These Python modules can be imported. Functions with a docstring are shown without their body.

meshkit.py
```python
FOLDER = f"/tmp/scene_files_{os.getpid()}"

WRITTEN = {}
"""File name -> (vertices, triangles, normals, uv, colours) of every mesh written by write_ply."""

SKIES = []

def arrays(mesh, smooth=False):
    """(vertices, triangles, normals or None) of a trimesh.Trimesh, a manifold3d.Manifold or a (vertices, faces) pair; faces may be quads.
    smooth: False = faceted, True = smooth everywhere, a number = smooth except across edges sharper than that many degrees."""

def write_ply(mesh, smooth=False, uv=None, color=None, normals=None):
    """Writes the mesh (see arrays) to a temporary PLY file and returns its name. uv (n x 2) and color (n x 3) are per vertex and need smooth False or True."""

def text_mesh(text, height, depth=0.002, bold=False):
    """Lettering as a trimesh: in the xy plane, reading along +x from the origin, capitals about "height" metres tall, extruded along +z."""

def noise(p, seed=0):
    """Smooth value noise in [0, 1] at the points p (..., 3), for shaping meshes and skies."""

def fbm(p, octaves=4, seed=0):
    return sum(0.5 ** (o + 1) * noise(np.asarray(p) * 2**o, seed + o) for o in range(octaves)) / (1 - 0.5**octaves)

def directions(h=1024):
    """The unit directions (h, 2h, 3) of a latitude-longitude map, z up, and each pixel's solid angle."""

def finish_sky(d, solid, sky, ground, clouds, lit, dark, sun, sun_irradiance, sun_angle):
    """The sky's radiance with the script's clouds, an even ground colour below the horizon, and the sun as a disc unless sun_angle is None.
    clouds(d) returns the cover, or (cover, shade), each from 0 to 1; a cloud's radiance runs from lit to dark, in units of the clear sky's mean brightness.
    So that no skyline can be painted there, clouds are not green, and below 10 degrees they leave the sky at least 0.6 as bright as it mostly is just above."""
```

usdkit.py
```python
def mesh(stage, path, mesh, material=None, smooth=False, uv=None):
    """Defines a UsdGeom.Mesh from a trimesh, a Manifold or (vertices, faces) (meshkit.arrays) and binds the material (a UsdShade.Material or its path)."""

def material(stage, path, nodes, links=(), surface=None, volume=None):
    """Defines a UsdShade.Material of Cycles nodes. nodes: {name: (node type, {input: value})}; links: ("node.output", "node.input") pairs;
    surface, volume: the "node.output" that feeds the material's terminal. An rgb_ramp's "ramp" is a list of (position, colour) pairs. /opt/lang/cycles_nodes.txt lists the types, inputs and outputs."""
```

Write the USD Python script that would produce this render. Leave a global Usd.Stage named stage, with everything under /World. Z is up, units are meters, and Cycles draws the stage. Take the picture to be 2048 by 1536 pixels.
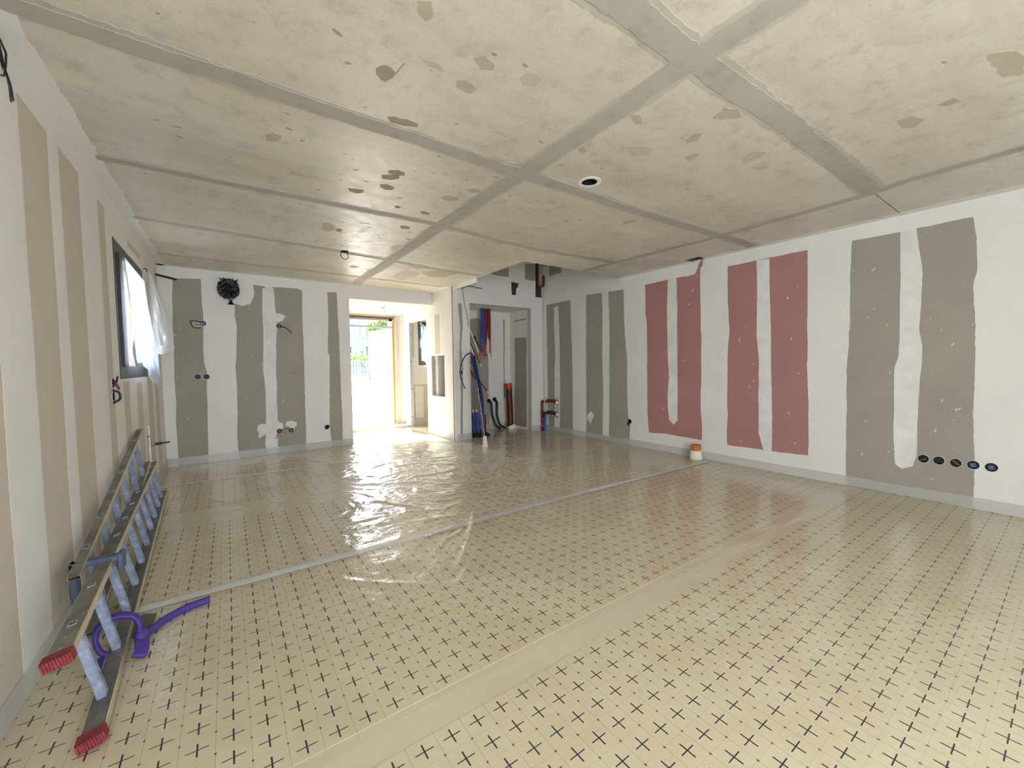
import math, random
import numpy as np, trimesh, shapely
from shapely.geometry import Polygon, Point, box as sbox, LineString
from shapely.ops import unary_union
import usdkit, meshkit
from pxr import Usd, UsdGeom, UsdLux, UsdShade, Gf, Sdf

stage = Usd.Stage.CreateInMemory()
UsdGeom.SetStageUpAxis(stage, UsdGeom.Tokens.z); UsdGeom.SetStageMetersPerUnit(stage, 1.0)
world = UsdGeom.Xform.Define(stage, '/World'); stage.SetDefaultPrim(world.GetPrim())

# ------------------------------------------------------------ camera, sky, sun, added rear light, exposure
CAM_H = 1.266
yaw, pit, rol = 0.61222, -0.0471, -0.01329
def make_camera():
    c = UsdGeom.Camera.Define(stage, '/World/camera')
    fw = np.array([math.sin(yaw) * math.cos(pit), math.cos(yaw) * math.cos(pit), math.sin(pit)])
    r = np.array([math.cos(yaw), -math.sin(yaw), 0.0]); u = np.cross(r, fw)
    co, si = math.cos(rol), math.sin(rol)
    R, U = co * r + si * u, -si * r + co * u
    m = Gf.Matrix4d(*R, 0, *U, 0, *(-fw), 0, 0, 0, CAM_H, 1)
    c.AddTransformOp().Set(m)
    c.CreateHorizontalApertureAttr(36.0); c.CreateVerticalApertureAttr(27.0)
    c.CreateFocalLengthAttr(809.665 / 2048 * 36.0)
    c.CreateClippingRangeAttr(Gf.Vec2f(0.02, 1000))
    c.CreateExposureAttr(EXPOSURE)
EXPOSURE = 0.36
SUN, SKY, REAR = 1.25e5, 3.5, 8.5
make_camera()
sun = UsdLux.DistantLight.Define(stage, '/World/sun')
sun.CreateIntensityAttr(SUN); sun.CreateAngleAttr(0.6); sun.CreateColorAttr(Gf.Vec3f(1.0, 0.95, 0.88))
def aim(prim, d, pos=(0, 0, 0)):            # light's -z looks along d
    z = -np.array(d, float); z /= np.linalg.norm(z)
    x = np.cross([0, 0, 1.0], z); x = x / np.linalg.norm(x) if np.linalg.norm(x) > 1e-6 else np.array([1.0, 0, 0]); y = np.cross(z, x)
    UsdGeom.Xformable(prim).AddTransformOp().Set(Gf.Matrix4d(*x, 0, *y, 0, *z, 0, *pos, 1))
aim(sun, (0.10, -1.0, -1.02))
dome = UsdLux.DomeLight.Define(stage, '/World/sky')
dome.CreateIntensityAttr(SKY); dome.CreateColorAttr(Gf.Vec3f(0.80, 0.875, 1.03))
rear_light = UsdLux.RectLight.Define(stage, '/World/added_rear_light')   # rect light added before the solid rear wall, for unseen daylight from behind
rear_light.CreateIntensityAttr(REAR); rear_light.CreateColorAttr(Gf.Vec3f(0.82, 0.89, 1.0)); rear_light.CreateWidthAttr(2.70); rear_light.CreateHeightAttr(2.3)
aim(rear_light, (0, 1, 0), (0.74, -2.27, 1.23))

# ------------------------------------------------------------ helpers
def lin(*c):
    c = np.array(c, float) / 255.0
    return tuple(np.where(c <= 0.04045, c / 12.92, ((c + 0.055) / 1.055) ** 2.4))
MAT = {}
def mat(name, nodes, links, surface, volume=None):
    MAT[name] = usdkit.material(stage, '/World/Looks/' + name, nodes, links, surface, volume); return MAT[name]
def plain(name, rgb, rough=0.6, metal=0.0, spec=0.5, vary=0.0, vscale=6.0, bump=0.0, bscale=60.0, detail=4.0):
    c = np.array(lin(*rgb))
    nodes = {'p': ('principled_bsdf', dict(base_color=tuple(c), roughness=rough, metallic=metal, specular_ior_level=spec))}
    links = []
    if vary or bump: nodes['g'] = ('geometry', {})
    if vary:
        nodes['n'] = ('noise_texture', dict(scale=vscale, detail=detail, roughness=0.6))
        nodes['r'] = ('rgb_ramp', {'ramp': [(0.25, tuple(c * (1 - vary))), (0.75, tuple(np.minimum(c * (1 + vary), 1)))]})
        links += [('g.position', 'n.vector'), ('n.fac', 'r.fac'), ('r.color', 'p.base_color')]
    if bump:
        nodes['bn'] = ('noise_texture', dict(scale=bscale, detail=3.0)); nodes['b'] = ('bump', dict(strength=bump, distance=0.004))
        links += [('g.position', 'bn.vector'), ('bn.fac', 'b.height'), ('b.normal', 'p.normal')]
    return mat(name, nodes, links, 'p.BSDF')

USED = {}
def path(name, parent=None):
    base = (parent if isinstance(parent, str) else str(parent.GetPath())) if parent is not None else '/World'
    k = base + '/' + name
    n = USED.get(k, 0); USED[k] = n + 1
    return k if n == 0 else '%s_%03d' % (k, n)
def tag(p, label=None, cat=None, group=None, kind=None):
    for k, v in (('label', label), ('category', cat), ('group', group), ('kind', kind)):
        if v: p.SetCustomDataByKey(k, v)
    return p
def thing(name, label, cat, group=None, kind=None):
    return tag(UsdGeom.Xform.Define(stage, path(name)).GetPrim(), label, cat, group, kind)
def struct(name, label=None, cat=None):
    return tag(UsdGeom.Xform.Define(stage, path(name)).GetPrim(), label, cat, None, 'structure')
def put(name, mesh, m, parent=None, smooth=False, label=None, cat=None, group=None, kind=None):
    if isinstance(mesh, list): mesh = trimesh.util.concatenate(mesh)
    pr = usdkit.mesh(stage, path(name, parent), mesh, MAT[m] if isinstance(m, str) else m, smooth=smooth).GetPrim()
    return tag(pr, label, cat, group, kind)
def bx(x0, x1, y0, y1, z0, z1):
    b = trimesh.creation.box((x1 - x0, y1 - y0, z1 - z0)); b.apply_translation(((x0 + x1) / 2, (y0 + y1) / 2, (z0 + z1) / 2)); return b
def rbx(x0, x1, y0, y1, z0, z1, r=0.003):   # chamfered box
    import itertools
    pts = []
    for sx, sy, sz in itertools.product((0, 1), repeat=3):
        p = np.array([(x0, x1)[sx], (y0, y1)[sy], (z0, z1)[sz]]); d = np.array([1 - 2 * sx, 1 - 2 * sy, 1 - 2 * sz]) * r
        for k in range(3):
            q = p + d; q[k] = p[k]; pts.append(q)
    return trimesh.convex.convex_hull(np.array(pts))
def spline(pts, n=10):
    P = np.array(pts, float)
    if len(P) < 3: return np.array([P[0] + (P[-1] - P[0]) * t for t in np.linspace(0, 1, n)])
    Q = np.vstack([2 * P[0] - P[1], P, 2 * P[-1] - P[-2]]); out = []
    for i in range(1, len(Q) - 2):
        for t in np.linspace(0, 1, n, endpoint=False):
            a, b, c, d = Q[i - 1], Q[i], Q[i + 1], Q[i + 2]
            out.append(0.5 * (2 * b + (c - a) * t + (2 * a - 5 * b + 4 * c - d) * t * t + (3 * b - a - 3 * c + d) * t ** 3))
    out.append(P[-1]); return np.array(out)
def sweep(P, prof, closed_prof=True, up=None):
    """A profile (k x 2) carried along the polyline P."""
    P = np.asarray(P, float); T = np.gradient(P, axis=0); T /= np.linalg.norm(T, axis=1)[:, None]
    n = np.array(up, float) if up is not None else (np.array([0, 0, 1.0]) if abs(T[0][2]) < 0.9 else np.array([1.0, 0, 0]))
    V, k = [], len(prof)
    for i in range(len(P)):
        n = n - T[i] * (n @ T[i]); n /= np.linalg.norm(n); b = np.cross(T[i], n)
        for a in prof: V.append(P[i] + a[0] * b + a[1] * n)
    F = []
    for i in range(len(P) - 1):
        for j in range(k):
            a, b2 = i * k + j, i * k + (j + 1) % k
            F += [[a, b2, b2 + k], [a, b2 + k, a + k]]
    c0, c1 = len(V), len(V) + 1; V += [P[0], P[-1]]
    for j in range(k):
        F += [[c0, (j + 1) % k, j], [c1, (len(P) - 1) * k + j, (len(P) - 1) * k + (j + 1) % k]]
    return trimesh.Trimesh(V, F, process=False)
def circ(r, n=10, sx=1.0): return [(r * sx * math.cos(2 * math.pi * k / n), r * math.sin(2 * math.pi * k / n)) for k in range(n)]
def tube(pts, r, n=10, k=8, smooth=True): return sweep(spline(pts, n) if smooth else np.array(pts, float), circ(r, k))
def bar(a, b, w, t, up):                     # box beam from a to b
    return sweep(np.array([a, (np.array(a) + np.array(b)) / 2, b], float), [(-w / 2, -t / 2), (w / 2, -t / 2), (w / 2, t / 2), (-w / 2, t / 2)], up=up)
def lathe(profile, n=24):
    return trimesh.creation.revolve(np.array(profile, float), sections=n)

class Frame:
    def __init__(s, o, d, u, n): s.o, s.d, s.u, s.n = (np.array(v, float) for v in (o, d, u, n)); s.flip = np.cross(s.d, s.u) @ s.n < 0
    def at(s, a, b, c=0.0): return s.o + a * s.d + b * s.u + c * s.n
    def map(s, m):
        m = m.copy(); v = m.vertices; m.vertices = s.o + v[:, :1] * s.d + v[:, 1:2] * s.u + v[:, 2:3] * s.n
        if s.flip: m.invert()
        return m
def unit(*v): v = np.array(v, float); return v / np.linalg.norm(v)
aL, bL, aR, bR, aB, bB = -0.6892, 0.00134, 5.1251, -0.01959, 6.8075, 0.02625
H, PX, P2Y, FY = 2.587, 3.08, 6.06, 8.40
Z3 = (0, 0, 1)
FL = Frame((aL, 0, 0), (bL, 1, 0), Z3, unit(1, -bL, 0))
FR = Frame((aR, 0, 0), (bR, 1, 0), Z3, unit(-1, bR, 0))
FB = Frame((0, aB, 0), (1, bB, 0), Z3, unit(bB, -1, 0))
FP = Frame((0, P2Y, 0), (1, 0, 0), Z3, (0, -1, 0))
FX = Frame((PX, 0, 0), (0, 1, 0), Z3, (-1, 0, 0))
FNB = Frame((0, 6.8, 0), (1, 0, 0), Z3, (0, -1, 0))
FNR = Frame((4.74, 0, 0), (0, 1, 0), Z3, (-1, 0, 0))
FC = Frame((0, 0, H), (1, 0, 0), (0, 1, 0), (0, 0, -1))
FW = Frame((0, 8.35, 0), (1, 0, 0), Z3, (0, -1, 0))

def polys(g):
    if g.is_empty: return []
    return [p for p in getattr(g, 'geoms', [g]) if p.geom_type == 'Polygon' and p.area > 1e-6]
def extr(g, n0, n1):
    out = []
    for p in polys(g):
        m = trimesh.creation.extrude_polygon(p, n1 - n0, engine='earcut'); m.apply_translation((0, 0, n0)); out.append(m)
    return trimesh.util.concatenate(out) if out else None
def ragged(pts, amp=0.012, step=0.025, seed=0, fr=6.0):
    p = pts if isinstance(pts, Polygon) else Polygon(pts)
    p = p.segmentize(step)
    c = np.array(p.exterior.coords)[:-1]
    q = np.c_[c, np.full(len(c), seed * 7.31)]
    d = np.stack([meshkit.fbm(q * fr, 3, seed), meshkit.fbm(q * fr + 31.7, 3, seed + 5)], 1) - 0.5
    d += 0.6 * (np.stack([meshkit.noise(q * 40, seed + 2), meshkit.noise(q * 40 + 9, seed + 3)], 1) - 0.5) * 0.5
    return Polygon(c + d * 2 * amp).buffer(0)
def rect(a, b, c, d): return sbox(a, c, b, d)

D={
'B_A':[(-0.529,2.432),(-0.242,2.456),(-0.243,2.169),(-0.237,1.844),(-0.248,1.553),(-0.246,1.334),(-0.221,1.224),(-0.234,0.893),(-0.246,0.339),(-0.253,-0.033),(-0.56,-0.02),(-0.565,0.197),(-0.567,0.556),(-0.556,1.337),(-0.551,1.619),(-0.551,1.969)],
'B_B':[(0.351,2.444),(0.483,2.438),(0.491,2.418),(0.567,2.425),(0.576,2.438),(0.894,2.445),(0.967,2.421),(0.963,2.207),(0.958,1.9),(0.962,1.612),(0.954,1.095),(0.947,0.742),(0.945,0.408),(0.945,-0.118),(0.09,-0.039),(0.082,0.396),(0.101,0.778),(0.102,1.141),(0.095,1.274),(0.113,1.445),(0.131,1.823),(0.114,2.011),(0.122,2.165),(0.203,2.139),(0.3,2.166),(0.336,2.255),(0.352,2.333)],
'B_Bw':[(0.453,2.404),(0.593,2.424),(0.603,2.238),(0.606,2.061),(0.658,2.065),(0.692,2.047),(0.732,2.029),(0.698,1.967),(0.662,1.946),(0.61,1.933),(0.619,1.804),(0.6,1.645),(0.586,1.247),(0.577,0.746),(0.576,0.484),(0.645,0.447),(0.642,0.366),(0.574,0.343),(0.563,0.02),(0.438,0.014),(0.409,0.162),(0.422,0.31),(0.329,0.261),(0.335,0.339),(0.313,0.381),(0.327,0.445),(0.378,0.467),(0.423,0.449),(0.432,0.557),(0.438,0.953),(0.423,1.249),(0.442,1.641),(0.44,2.031)],
'B_blob':[(0.69,0.463),(0.763,0.473),(0.826,0.444),(0.824,0.399),(0.777,0.352),(0.714,0.379),(0.671,0.414)],
'B_C':[(1.315,2.434),(1.452,2.447),(1.461,2.095),(1.472,1.665),(1.472,1.275),(1.477,0.795),(1.482,0.465),(1.471,-0.064),(1.327,-0.055),(1.285,0.374),(1.304,0.805),(1.319,1.448),(1.297,1.491),(1.32,2.086)],
'R_D':[(5.966,2.402),(5.315,2.399),(5.299,2.015),(5.278,1.431),(5.271,1.006),(5.274,0.632),(5.269,-0.04),(5.905,-0.026),(5.94,0.591),(5.95,1.45)],
'R_Dw':[(5.748,2.319),(5.634,2.352),(5.61,1.989),(5.597,1.33),(5.611,0.081),(5.755,0.078),(5.742,1.165),(5.718,1.444),(5.752,2.001)],
'R_E':[(4.937,2.435),(4.585,2.42),(4.457,2.418),(4.157,2.402),(4.143,1.907),(4.115,1.537),(4.086,1.306),(4.086,0.705),(4.072,0.45),(4.03,0.338),(4.044,-0.024),(4.953,-0.044),(4.947,0.909),(4.942,1.677)],
'R_Ew':[(4.591,2.421),(4.457,2.413),(4.437,1.887),(4.44,0.926),(4.451,0.059),(4.584,0.066),(4.565,0.922),(4.585,1.412),(4.576,2.141)],
'R_blob':[(4.846,0.459),(4.796,0.433),(4.769,0.384),(4.813,0.329),(4.848,0.236),(4.892,0.295),(4.933,0.33),(4.919,0.396)],
'R_F':[(3.771,2.413),(3.402,2.424),(3.255,2.422),(3.009,2.427),(2.979,2.479),(2.949,2.56),(2.929,2.555),(2.937,2.336),(2.928,1.949),(2.91,1.56),(2.911,0.974),(2.912,0.619),(2.889,0.384),(2.892,0.241),(3.076,0.25),(3.297,0.261),(3.534,0.252),(3.696,0.246),(3.723,0.505),(3.732,1.168),(3.734,1.826),(3.76,1.981)],
'R_Fw':[(3.397,2.437),(3.266,2.424),(3.256,1.987),(3.252,1.375),(3.246,1.066),(3.238,0.471),(3.298,0.408),(3.368,0.464),(3.392,0.642),(3.393,0.832),(3.371,1.064),(3.396,1.379),(3.411,2.047)],
'R_G':[(2.592,2.444),(2.258,2.437),(2.124,2.448),(1.752,2.438),(1.744,2.036),(1.742,1.622),(1.733,1.079),(1.715,0.574),(1.709,0.247),(2.06,0.237),(2.184,0.24),(2.566,0.233),(2.57,0.966),(2.574,1.305),(2.555,1.688),(2.584,2.169)],
'R_Gw':[(2.258,2.443),(2.124,2.437),(2.113,2.094),(2.094,1.651),(2.085,1.206),(2.068,0.759),(2.064,0.23),(2.153,0.245),(2.208,0.426),(2.212,0.978),(2.209,1.252),(2.239,1.549),(2.242,2.047)],
'R_H':[(1.381,2.447),(1.027,2.441),(0.925,2.444),(0.592,2.442),(0.567,2.266),(0.553,2.008),(0.573,1.883),(0.552,1.493),(0.542,1.2),(0.544,0.789),(0.527,0.378),(0.525,0.003),(1.376,-0.022),(1.389,0.611),(1.394,1.203),(1.389,1.516),(1.386,1.979),(1.387,2.363)],
'R_Hw':[(1.03,2.442),(0.925,2.441),(0.878,2.072),(0.878,1.795),(0.884,1.552),(0.861,1.376),(0.864,1.236),(0.873,1.095),(0.876,0.847),(0.873,0.401),(0.898,0.288),(0.969,0.252),(1.017,0.284),(1.034,0.559),(1.045,1.202),(1.02,1.292),(1.011,1.455),(1.018,1.921),(1.024,2.189)],
'R_up':[(5.873,2.919),(5.536,2.921),(5.535,3.078),(5.87,3.147)],
'P_a':[(3.177,2.299),(3.241,2.304),(3.269,1.894),(3.23,1.567),(3.255,1.239),(3.233,0.579),(3.228,0.003),(3.184,0.009),(3.194,0.692),(3.191,1.457),(3.212,1.892),(3.181,2.149)],
'P_up':[(3.776,2.863),(3.863,2.855),(3.951,2.844),(4.217,2.846),(4.214,3.083),(3.779,3.026)],
'P_up2':[(4.588,3.132),(4.842,3.165),(4.83,2.848),(4.706,2.84),(4.584,2.851)],
'P_hole':[(4.266,2.775),(4.375,2.761),(4.47,2.759),(4.423,2.742),(4.42,2.68),(4.385,2.67),(4.374,2.539),(4.276,2.537)],
'P_hole2':[(4.826,2.75),(4.975,2.758),(4.982,2.546),(4.826,2.54)],
'N_a':[(3.732,2.133),(4.018,2.186),(4.102,1.989),(4.142,1.737),(4.21,1.407),(4.217,0.97),(4.223,0.454),(4.228,-0.092),(3.687,-0.033)],
'N_b':[(4.573,2.19),(4.611,2.192),(4.596,0.958),(4.616,0.613),(4.568,0.615),(4.573,1.485)],
'N_c':[(6.642,1.807),(6.244,1.795),(6.274,0.037),(6.668,0.043),(6.68,0.507),(6.647,0.957)],
'N_d':[(6.652,2.146),(6.241,2.164),(6.242,2.136),(6.653,2.125)],
'S_0':[(0.591,1.856),(0.605,1.823),(0.621,1.811),(0.648,1.817),(0.671,1.838),(0.673,1.869),(0.653,1.918),(0.629,1.913),(0.603,1.888)],
'S_1':[(0.67,1.836),(0.68,1.753),(0.684,1.754),(0.678,1.842)],
'S_2':[(0.742,2.175),(0.774,2.15),(0.805,2.152),(0.84,2.138),(0.905,2.148),(0.911,2.176),(0.834,2.207),(0.776,2.214)],
'S_3':[(0.938,2.756),(0.993,2.714),(1.047,2.731),(1.06,2.777),(1.001,2.793),(0.958,2.796)],
'S_4':[(0.923,2.844),(1.02,2.774),(1.041,2.832),(1,2.886),(0.947,2.901)],
'S_5':[(0.956,2.992),(0.999,2.963),(1.064,2.985),(1.059,3.041),(1.004,3.062),(0.972,3.035)],
'S_6':[(0.781,3.186),(0.884,3.156),(0.896,3.209),(0.861,3.248),(0.804,3.231)],
'S_7':[(1.42,2.954),(1.458,2.888),(1.548,2.878),(1.571,2.939),(1.523,2.987),(1.46,2.99)],
'S_8':[(1.522,2.729),(1.55,2.68),(1.617,2.666),(1.629,2.72),(1.57,2.759)],
'S_9':[(1.181,3.336),(1.202,3.308),(1.233,3.325),(1.222,3.365),(1.199,3.366)],
'S_10':[(1.397,3.328),(1.429,3.297),(1.492,3.316),(1.49,3.363),(1.434,3.369)],
'S_11':[(0.759,4.068),(0.81,4.024),(0.869,4.089),(0.886,4.212),(0.841,4.317),(0.795,4.271)],
'S_12':[(0.9,4.191),(0.921,4.146),(0.964,4.174),(0.958,4.242),(0.922,4.252)],
'S_13':[(1.38,3.772),(1.415,3.737),(1.483,3.753),(1.488,3.812),(1.424,3.835)],
'S_14':[(1.563,4.112),(1.59,4.081),(1.629,4.106),(1.617,4.151)],
'S_15':[(1.535,4.517),(1.56,4.38),(1.602,4.329),(1.636,4.538),(1.58,4.591)],
'S_16':[(1.36,5.63),(1.396,5.54),(1.475,5.582),(1.461,5.662),(1.39,5.706)],
'S_17':[(1.585,5.682),(1.63,5.629),(1.69,5.667),(1.65,5.742)],
'S_18':[(0.741,1.702),(0.762,1.684),(0.809,1.682),(0.859,1.698),(0.842,1.715),(0.791,1.72),(0.759,1.716)],
'S_19':[(0.92,1.724),(0.955,1.701),(1.005,1.704),(1.034,1.722),(1.022,1.769),(0.979,1.782),(0.942,1.768)],
'S_20':[(0.916,1.565),(0.954,1.521),(1.005,1.543),(1.025,1.576),(0.991,1.599),(0.942,1.579)],
'S_21':[(1.147,1.556),(1.157,1.507),(1.206,1.488),(1.249,1.502),(1.241,1.56),(1.194,1.584)],
'S_22':[(0.616,1.436),(0.658,1.403),(0.679,1.434),(0.687,1.467),(0.666,1.505),(0.638,1.49)],
'S_23':[(0.217,2.719),(0.258,2.681),(0.309,2.691),(0.293,2.765),(0.239,2.787)],
'S_24':[(0.415,3.123),(0.476,3.124),(0.548,3.131),(0.518,3.177),(0.46,3.167)],
'S_25':[(1.028,3.872),(1.074,3.865),(1.069,3.908)],
'T_0':[(1.151,1.566),(1.16,1.502),(1.227,1.476),(1.264,1.521),(1.23,1.574),(1.181,1.587)],
'T_1':[(1.803,1.446),(1.848,1.416),(1.921,1.448),(1.912,1.482),(1.854,1.479)],
'T_2':[(2.048,1.671),(2.108,1.597),(2.208,1.581),(2.246,1.664),(2.166,1.717)],
'T_3':[(2.273,1.421),(2.261,1.336),(2.304,1.322),(2.349,1.387),(2.316,1.431)],
'T_4':[(2.449,1.548),(2.464,1.471),(2.512,1.469),(2.535,1.548)],
'T_5':[(2.796,1.356),(2.762,1.248),(2.828,1.204),(2.879,1.301),(2.862,1.371)],
'T_6':[(1.808,1.847),(1.832,1.807),(1.881,1.834),(1.87,1.877)],
'T_7':[(2.194,1.211),(2.174,1.134),(2.24,1.102),(2.33,1.119),(2.296,1.156),(2.262,1.192)],
'T_8':[(2.974,1.359),(3.008,1.295),(3.056,1.284),(3.076,1.355)],
'T_9':[(3.093,0.663),(3.096,0.593),(3.197,0.552),(3.267,0.604),(3.212,0.656)],
'T_10':[(3.071,0.495),(3.049,0.438),(3.11,0.42),(3.13,0.467)],
'T_11':[(2.154,2.575),(2.197,2.517),(2.271,2.541),(2.256,2.6)],
'T_12':[(3.081,2.558),(3.116,2.442),(3.163,2.465),(3.14,2.576)],
'T_13':[(2.758,0.296),(2.798,0.243),(2.881,0.204),(3.094,0.216),(3.035,0.276),(2.86,0.298)],
'S_far':[(2.007,5.939),(2.059,5.428),(2.279,5.469),(2.347,5.73),(2.215,6.099)],
'S_far2':[(2.32,5.479),(2.452,5.184),(2.755,5.248),(2.72,5.581),(2.471,5.654)],
'S_far3':[(1.96,5.162),(2.093,5.017),(2.267,5.098),(2.17,5.291)],
'C_hole':[(4.898,3.047),(4.881,2.851),(5.058,2.841),(5.089,3.021)]}


# ------------------------------------------------------------ materials
def board_mat(name, rgb, var=0.05, sc=2.2):
    c = np.array(lin(*rgb))
    mat(name, {'g': ('geometry', {}), 'n': ('noise_texture', dict(scale=sc, detail=5.0, roughness=0.65)), 'f': ('noise_texture', dict(scale=160.0, detail=2.0)),
               'r': ('rgb_ramp', {'ramp': [(0.3, tuple(c * (1 - var))), (0.7, tuple(np.minimum(c * (1 + var), 1)))]}),
               'm': ('mix_color', dict(blend_type='soft_light', fac=0.25)),
               'p': ('principled_bsdf', dict(roughness=0.82, specular_ior_level=0.25))},
        [('g.position', 'n.vector'), ('g.position', 'f.vector'), ('n.fac', 'r.fac'), ('r.color', 'm.a'), ('f.color', 'm.b'), ('m.result', 'p.base_color')], 'p.BSDF')
board_mat('compound_white', (225, 222, 216), 0.04)
board_mat('compound_fresh', (222, 220, 215), 0.10, 5.5)
board_mat('compound_thin', (203, 197, 184), 0.08)
board_mat('board_grey', (158, 152, 140), 0.06)
board_mat('board_grey_skimmed', (198, 189, 172), 0.04)
board_mat('board_pink', (168, 124, 118), 0.05)
board_mat('board_pink_skim', (200, 176, 168), 0.06)
board_mat('board_green', (190, 222, 210), 0.04)
board_mat('wall_core', (190, 184, 172), 0.03)
def concrete(name, rgb, rough, var, warm=(1.0, 1.0, 1.0), pits=True, rv=0.12):
    c = np.array(lin(*rgb)); w = np.array(warm)
    mat(name, {'g': ('geometry', {}), 'mp': ('mapping', dict(scale=(0.5, 1.6, 1.0))), 'n': ('noise_texture', dict(scale=1.5, detail=8.0, roughness=0.66, distortion=0.5)),
               'n2': ('noise_texture', dict(scale=8.0, detail=7.0, roughness=0.75)), 'n3': ('noise_texture', dict(scale=70.0, detail=4.0, roughness=0.75)), 'n4': ('noise_texture', dict(scale=2.6, detail=8.0, roughness=0.7, distortion=1.2)),
               'vo': ('voronoi_texture', dict(scale=46.0)),
               'r': ('rgb_ramp', {'ramp': [(0.25, tuple(c * (1 - var) * w)), (0.5, tuple(c)), (0.75, tuple(np.minimum(c * (1 + var), 1)))]}),
               'r2': ('rgb_ramp', {'ramp': [(0.28, (0.74, 0.73, 0.70)), (0.50, (1, 1, 1)), (1.0, (1.05, 1.05, 1.05))]}),
               'r3': ('rgb_ramp', {'ramp': [(0.25, (0.76, 0.75, 0.73)), (0.45, (1, 1, 1)), (0.7, (1.04, 1.04, 1.04))]}),
               'r4': ('rgb_ramp', {'ramp': [(0.24, (0.80, 0.72, 0.58)), (0.36, (1, 1, 1)), (1.0, (1, 1, 1))]}),
               'r5': ('rgb_ramp', {'ramp': [(0.05, (0.72, 0.71, 0.69)), (0.13, (1, 1, 1)), (1.0, (1, 1, 1))]}),
               'm1': ('mix_color', dict(blend_type='multiply', fac=0.85)), 'm2': ('mix_color', dict(blend_type='multiply', fac=0.9 if pits else 0.35)),
               'm3': ('mix_color', dict(blend_type='multiply', fac=0.75 if pits else 0.15)), 'm4': ('mix_color', dict(blend_type='multiply', fac=0.5 if pits else 0.0)),
               'rr': ('map_range', dict(from_min=0.3, from_max=0.7, to_min=rough - rv, to_max=rough + rv)),
               'b': ('bump', dict(strength=0.22, distance=0.004)),
               'p': ('principled_bsdf', dict(specular_ior_level=0.5))},
        [('g.position', 'mp.vector'), ('mp.vector', 'n.vector'), ('mp.vector', 'n4.vector'), ('g.position', 'n2.vector'), ('g.position', 'n3.vector'), ('g.position', 'vo.vector'), ('n.fac', 'r.fac'), ('n2.fac', 'r2.fac'), ('n3.fac', 'r3.fac'),
         ('n4.fac', 'r4.fac'), ('vo.distance', 'r5.fac'), ('r.color', 'm1.a'), ('r2.color', 'm1.b'), ('m1.result', 'm2.a'), ('r3.color', 'm2.b'), ('m2.result', 'm3.a'), ('r4.color', 'm3.b'), ('m3.result', 'm4.a'), ('r5.color', 'm4.b'),
         ('m4.result', 'p.base_color'), ('n2.fac', 'rr.value'), ('rr.result', 'p.roughness'), ('n2.fac', 'b.height'), ('b.normal', 'p.normal')], 'p.BSDF')
concrete('concrete_slab', (203, 196, 181), 0.40, 0.16, (1.0, 0.96, 0.88))
concrete('concrete_joint', (172, 167, 156), 0.75, 0.07, pits=False)
concrete('concrete_joint_edge', (186, 180, 165), 0.6, 0.07, pits=False)
concrete('concrete_damp', (160, 150, 131), 0.8, 0.06, pits=False)
concrete('concrete_stain', (178, 168, 147), 0.65, 0.08, pits=False)
concrete('concrete_raw', (196, 188, 160), 0.8, 0.08)
plain('cavity_shade', (58, 58, 50), 0.9, vary=0.6, vscale=30)  # near-black tone painting the shade inside the wall cavities
plain('white_paint', (235, 233, 228), 0.45)
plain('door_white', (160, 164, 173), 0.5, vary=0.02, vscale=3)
plain('galv', (176, 180, 184), 0.38, 0.9, vary=0.14, vscale=18)
plain('galv_matte', (176, 178, 178), 0.5, 0.55, vary=0.12, vscale=25)
plain('dark', (14, 15, 20), 0.55)
plain('black_plastic', (16, 16, 18), 0.4)
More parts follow.
